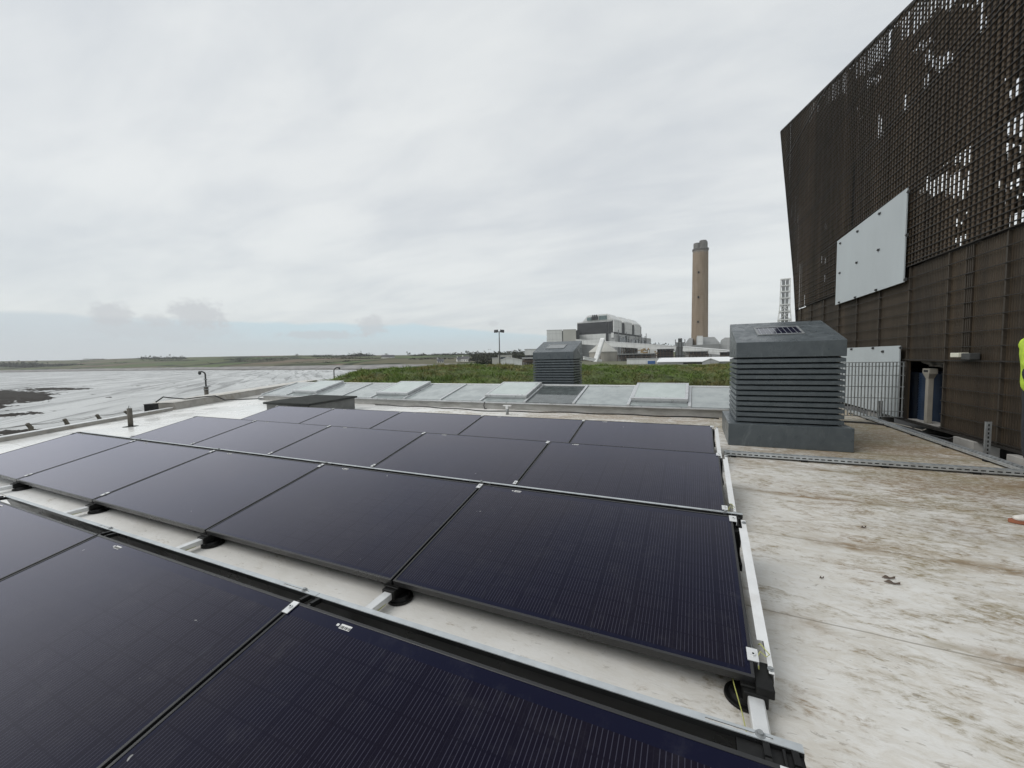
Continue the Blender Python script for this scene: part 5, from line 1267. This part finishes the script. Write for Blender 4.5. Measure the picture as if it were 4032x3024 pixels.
for sgn in (1, -1):
    a = len(ch); y = sgn
    ch += [((hipx, y*.10, .86), .088, 0), ((hipx-.01, y*.10, .48), .062, a), ((hipx+(.005 if sgn == -1 else .21), y*.11, .09), .042, a+1)]
    b = len(ch)
    if sgn == -1:   # arm nearest the camera, bent with the elbow out in front
        ch += [((hipx, y*.19, 1.38), .062, 3), ((hipx-.25, y*.25, 1.155), .044, b), ((hipx-.11, y*.21, .93), .038, b+1)]
    else:
        ch += [((hipx, y*.19, 1.40), .062, 3), ((hipx+.09, y*.25, 1.13), .047, b), ((hipx+.12, y*.23, .90), .036, b+1)]
body = skin_fig('body', ch, ps, M_cloth)
skin_fig('head', [((hipx-.03, 0, 1.55), .05, None), ((hipx-.045, 0, 1.62), (.080, .072), 0), ((hipx-.03, 0, 1.70), (.090, .076), 1), ((hipx-.02, 0, 1.74), (.07, .062), 2), ((hipx-.137, 0, 1.645), .012, 1), ((hipx-.02, .078, 1.655), .014, 1), ((hipx-.02, -.078, 1.655), .014, 1)], ps, M_skin)
g = MB()
for k in (.032, -.032): g.tube([(hipx-.112, k-.012, 1.685), (hipx-.117, k, 1.685), (hipx-.112, k+.012, 1.685)], [.004, .009, .004], 8)
g.build('eyes', MAT['ink'], ps)
g = MB(); g.tube([(hipx-.112, -.024, 1.598), (hipx-.121, 0, 1.596), (hipx-.112, .024, 1.598)], [.003, .006, .003], 6); g.build('mouth', mat('lips', (.35, .15, .13), .5), ps)
skin_fig('hair', [((hipx+.025, 0, 1.68), (.080, .080), None), ((hipx-.01, 0, 1.745), (.088, .080), 0), ((hipx-.06, 0, 1.765), (.05, .06), 1)], ps, M_hair)
vest = skin_fig('vest', [((hipx, 0, .95), (.150, .185), None), ((hipx, 0, 1.10), (.142, .178), 0), ((hipx+.01, 0, 1.25), (.150, .195), 1), ((hipx+.01, 0, 1.40), (.115, .17), 2), ((hipx, .19, 1.405), .078, 3), ((hipx, .235, 1.29), .074, 4), ((hipx, -.19, 1.385), .080, 3), ((hipx-.262, -.252, 1.165), .067, 6)], ps, M_vis)
g = MB(); g.tube([(hipx-.125, -.219, 1.287), (hipx-.16, -.227, 1.259)], .0725, 16); g.build('sleeve_band', M_refl, vest)
def hand(P, dr):
    dr = Vector(dr).normalized(); sd = Vector((0, 1, 0)) if abs(dr.y) < .9 else Vector((1, 0, 0)); up = dr.cross(sd).normalized(); P = Vector(P)
    c = [(P, .026, None), (P+dr*.05, (.030, .018), 0), (P+dr*.09, (.034, .016), 1)]
    for k, ln in enumerate((.062, .074, .070, .056)):
        o = sd*(.024-.016*k); n = len(c); c += [(P+dr*.095+o, .0095, 2), (P+dr*(.095+ln*.5)+o-up*.006, .0088, n), (P+dr*(.09+ln)+o-up*.02, .0075, n+1)]
    n = len(c); c += [(P+dr*.04+sd*.034, .011, 1), (P+dr*.075+sd*.050-up*.01, .0095, n)]
    return skin_fig('hand', [(tuple(a), b, d) for a, b, d in c], ps, M_skin, 1)
hand((hipx-.105, -.208, .92), (.4, .05, -1)); hand((hipx+.12, .228, .88), (-.1, -.03, -1))
for sgn in (-1, 1):
    y = sgn*.11; dxs = -.035 if sgn == -1 else .19
    X = hipx+dxs
    sh = skin_fig('shoe', [((X+.05, y, .055), (.042, .036), None), ((X, y, .065), (.046, .040), 0), ((X-.07, y, .048), (.040, .034), 1), ((X-.135, y, .040), (.036, .026), 2), ((X-.175, y, .036), (.026, .020), 3), ((X+.02, y, .11), .044, 1)], ps, M_shoe)
    g = MB(); pts = []
    for k in range(24):
        a = 2*PI*k/24; ex = math.cos(a); pts.append((X-.06+ex*(.135 if ex < 0 else .155)*1.02, y+math.sin(a)*(.048 if ex < 0 else .042), .004))
    g.prism(pts, (0, 0, .022)); g.build('sole', M_sole, sh, smooth=False)
print('objects', len(bpy.data.objects))
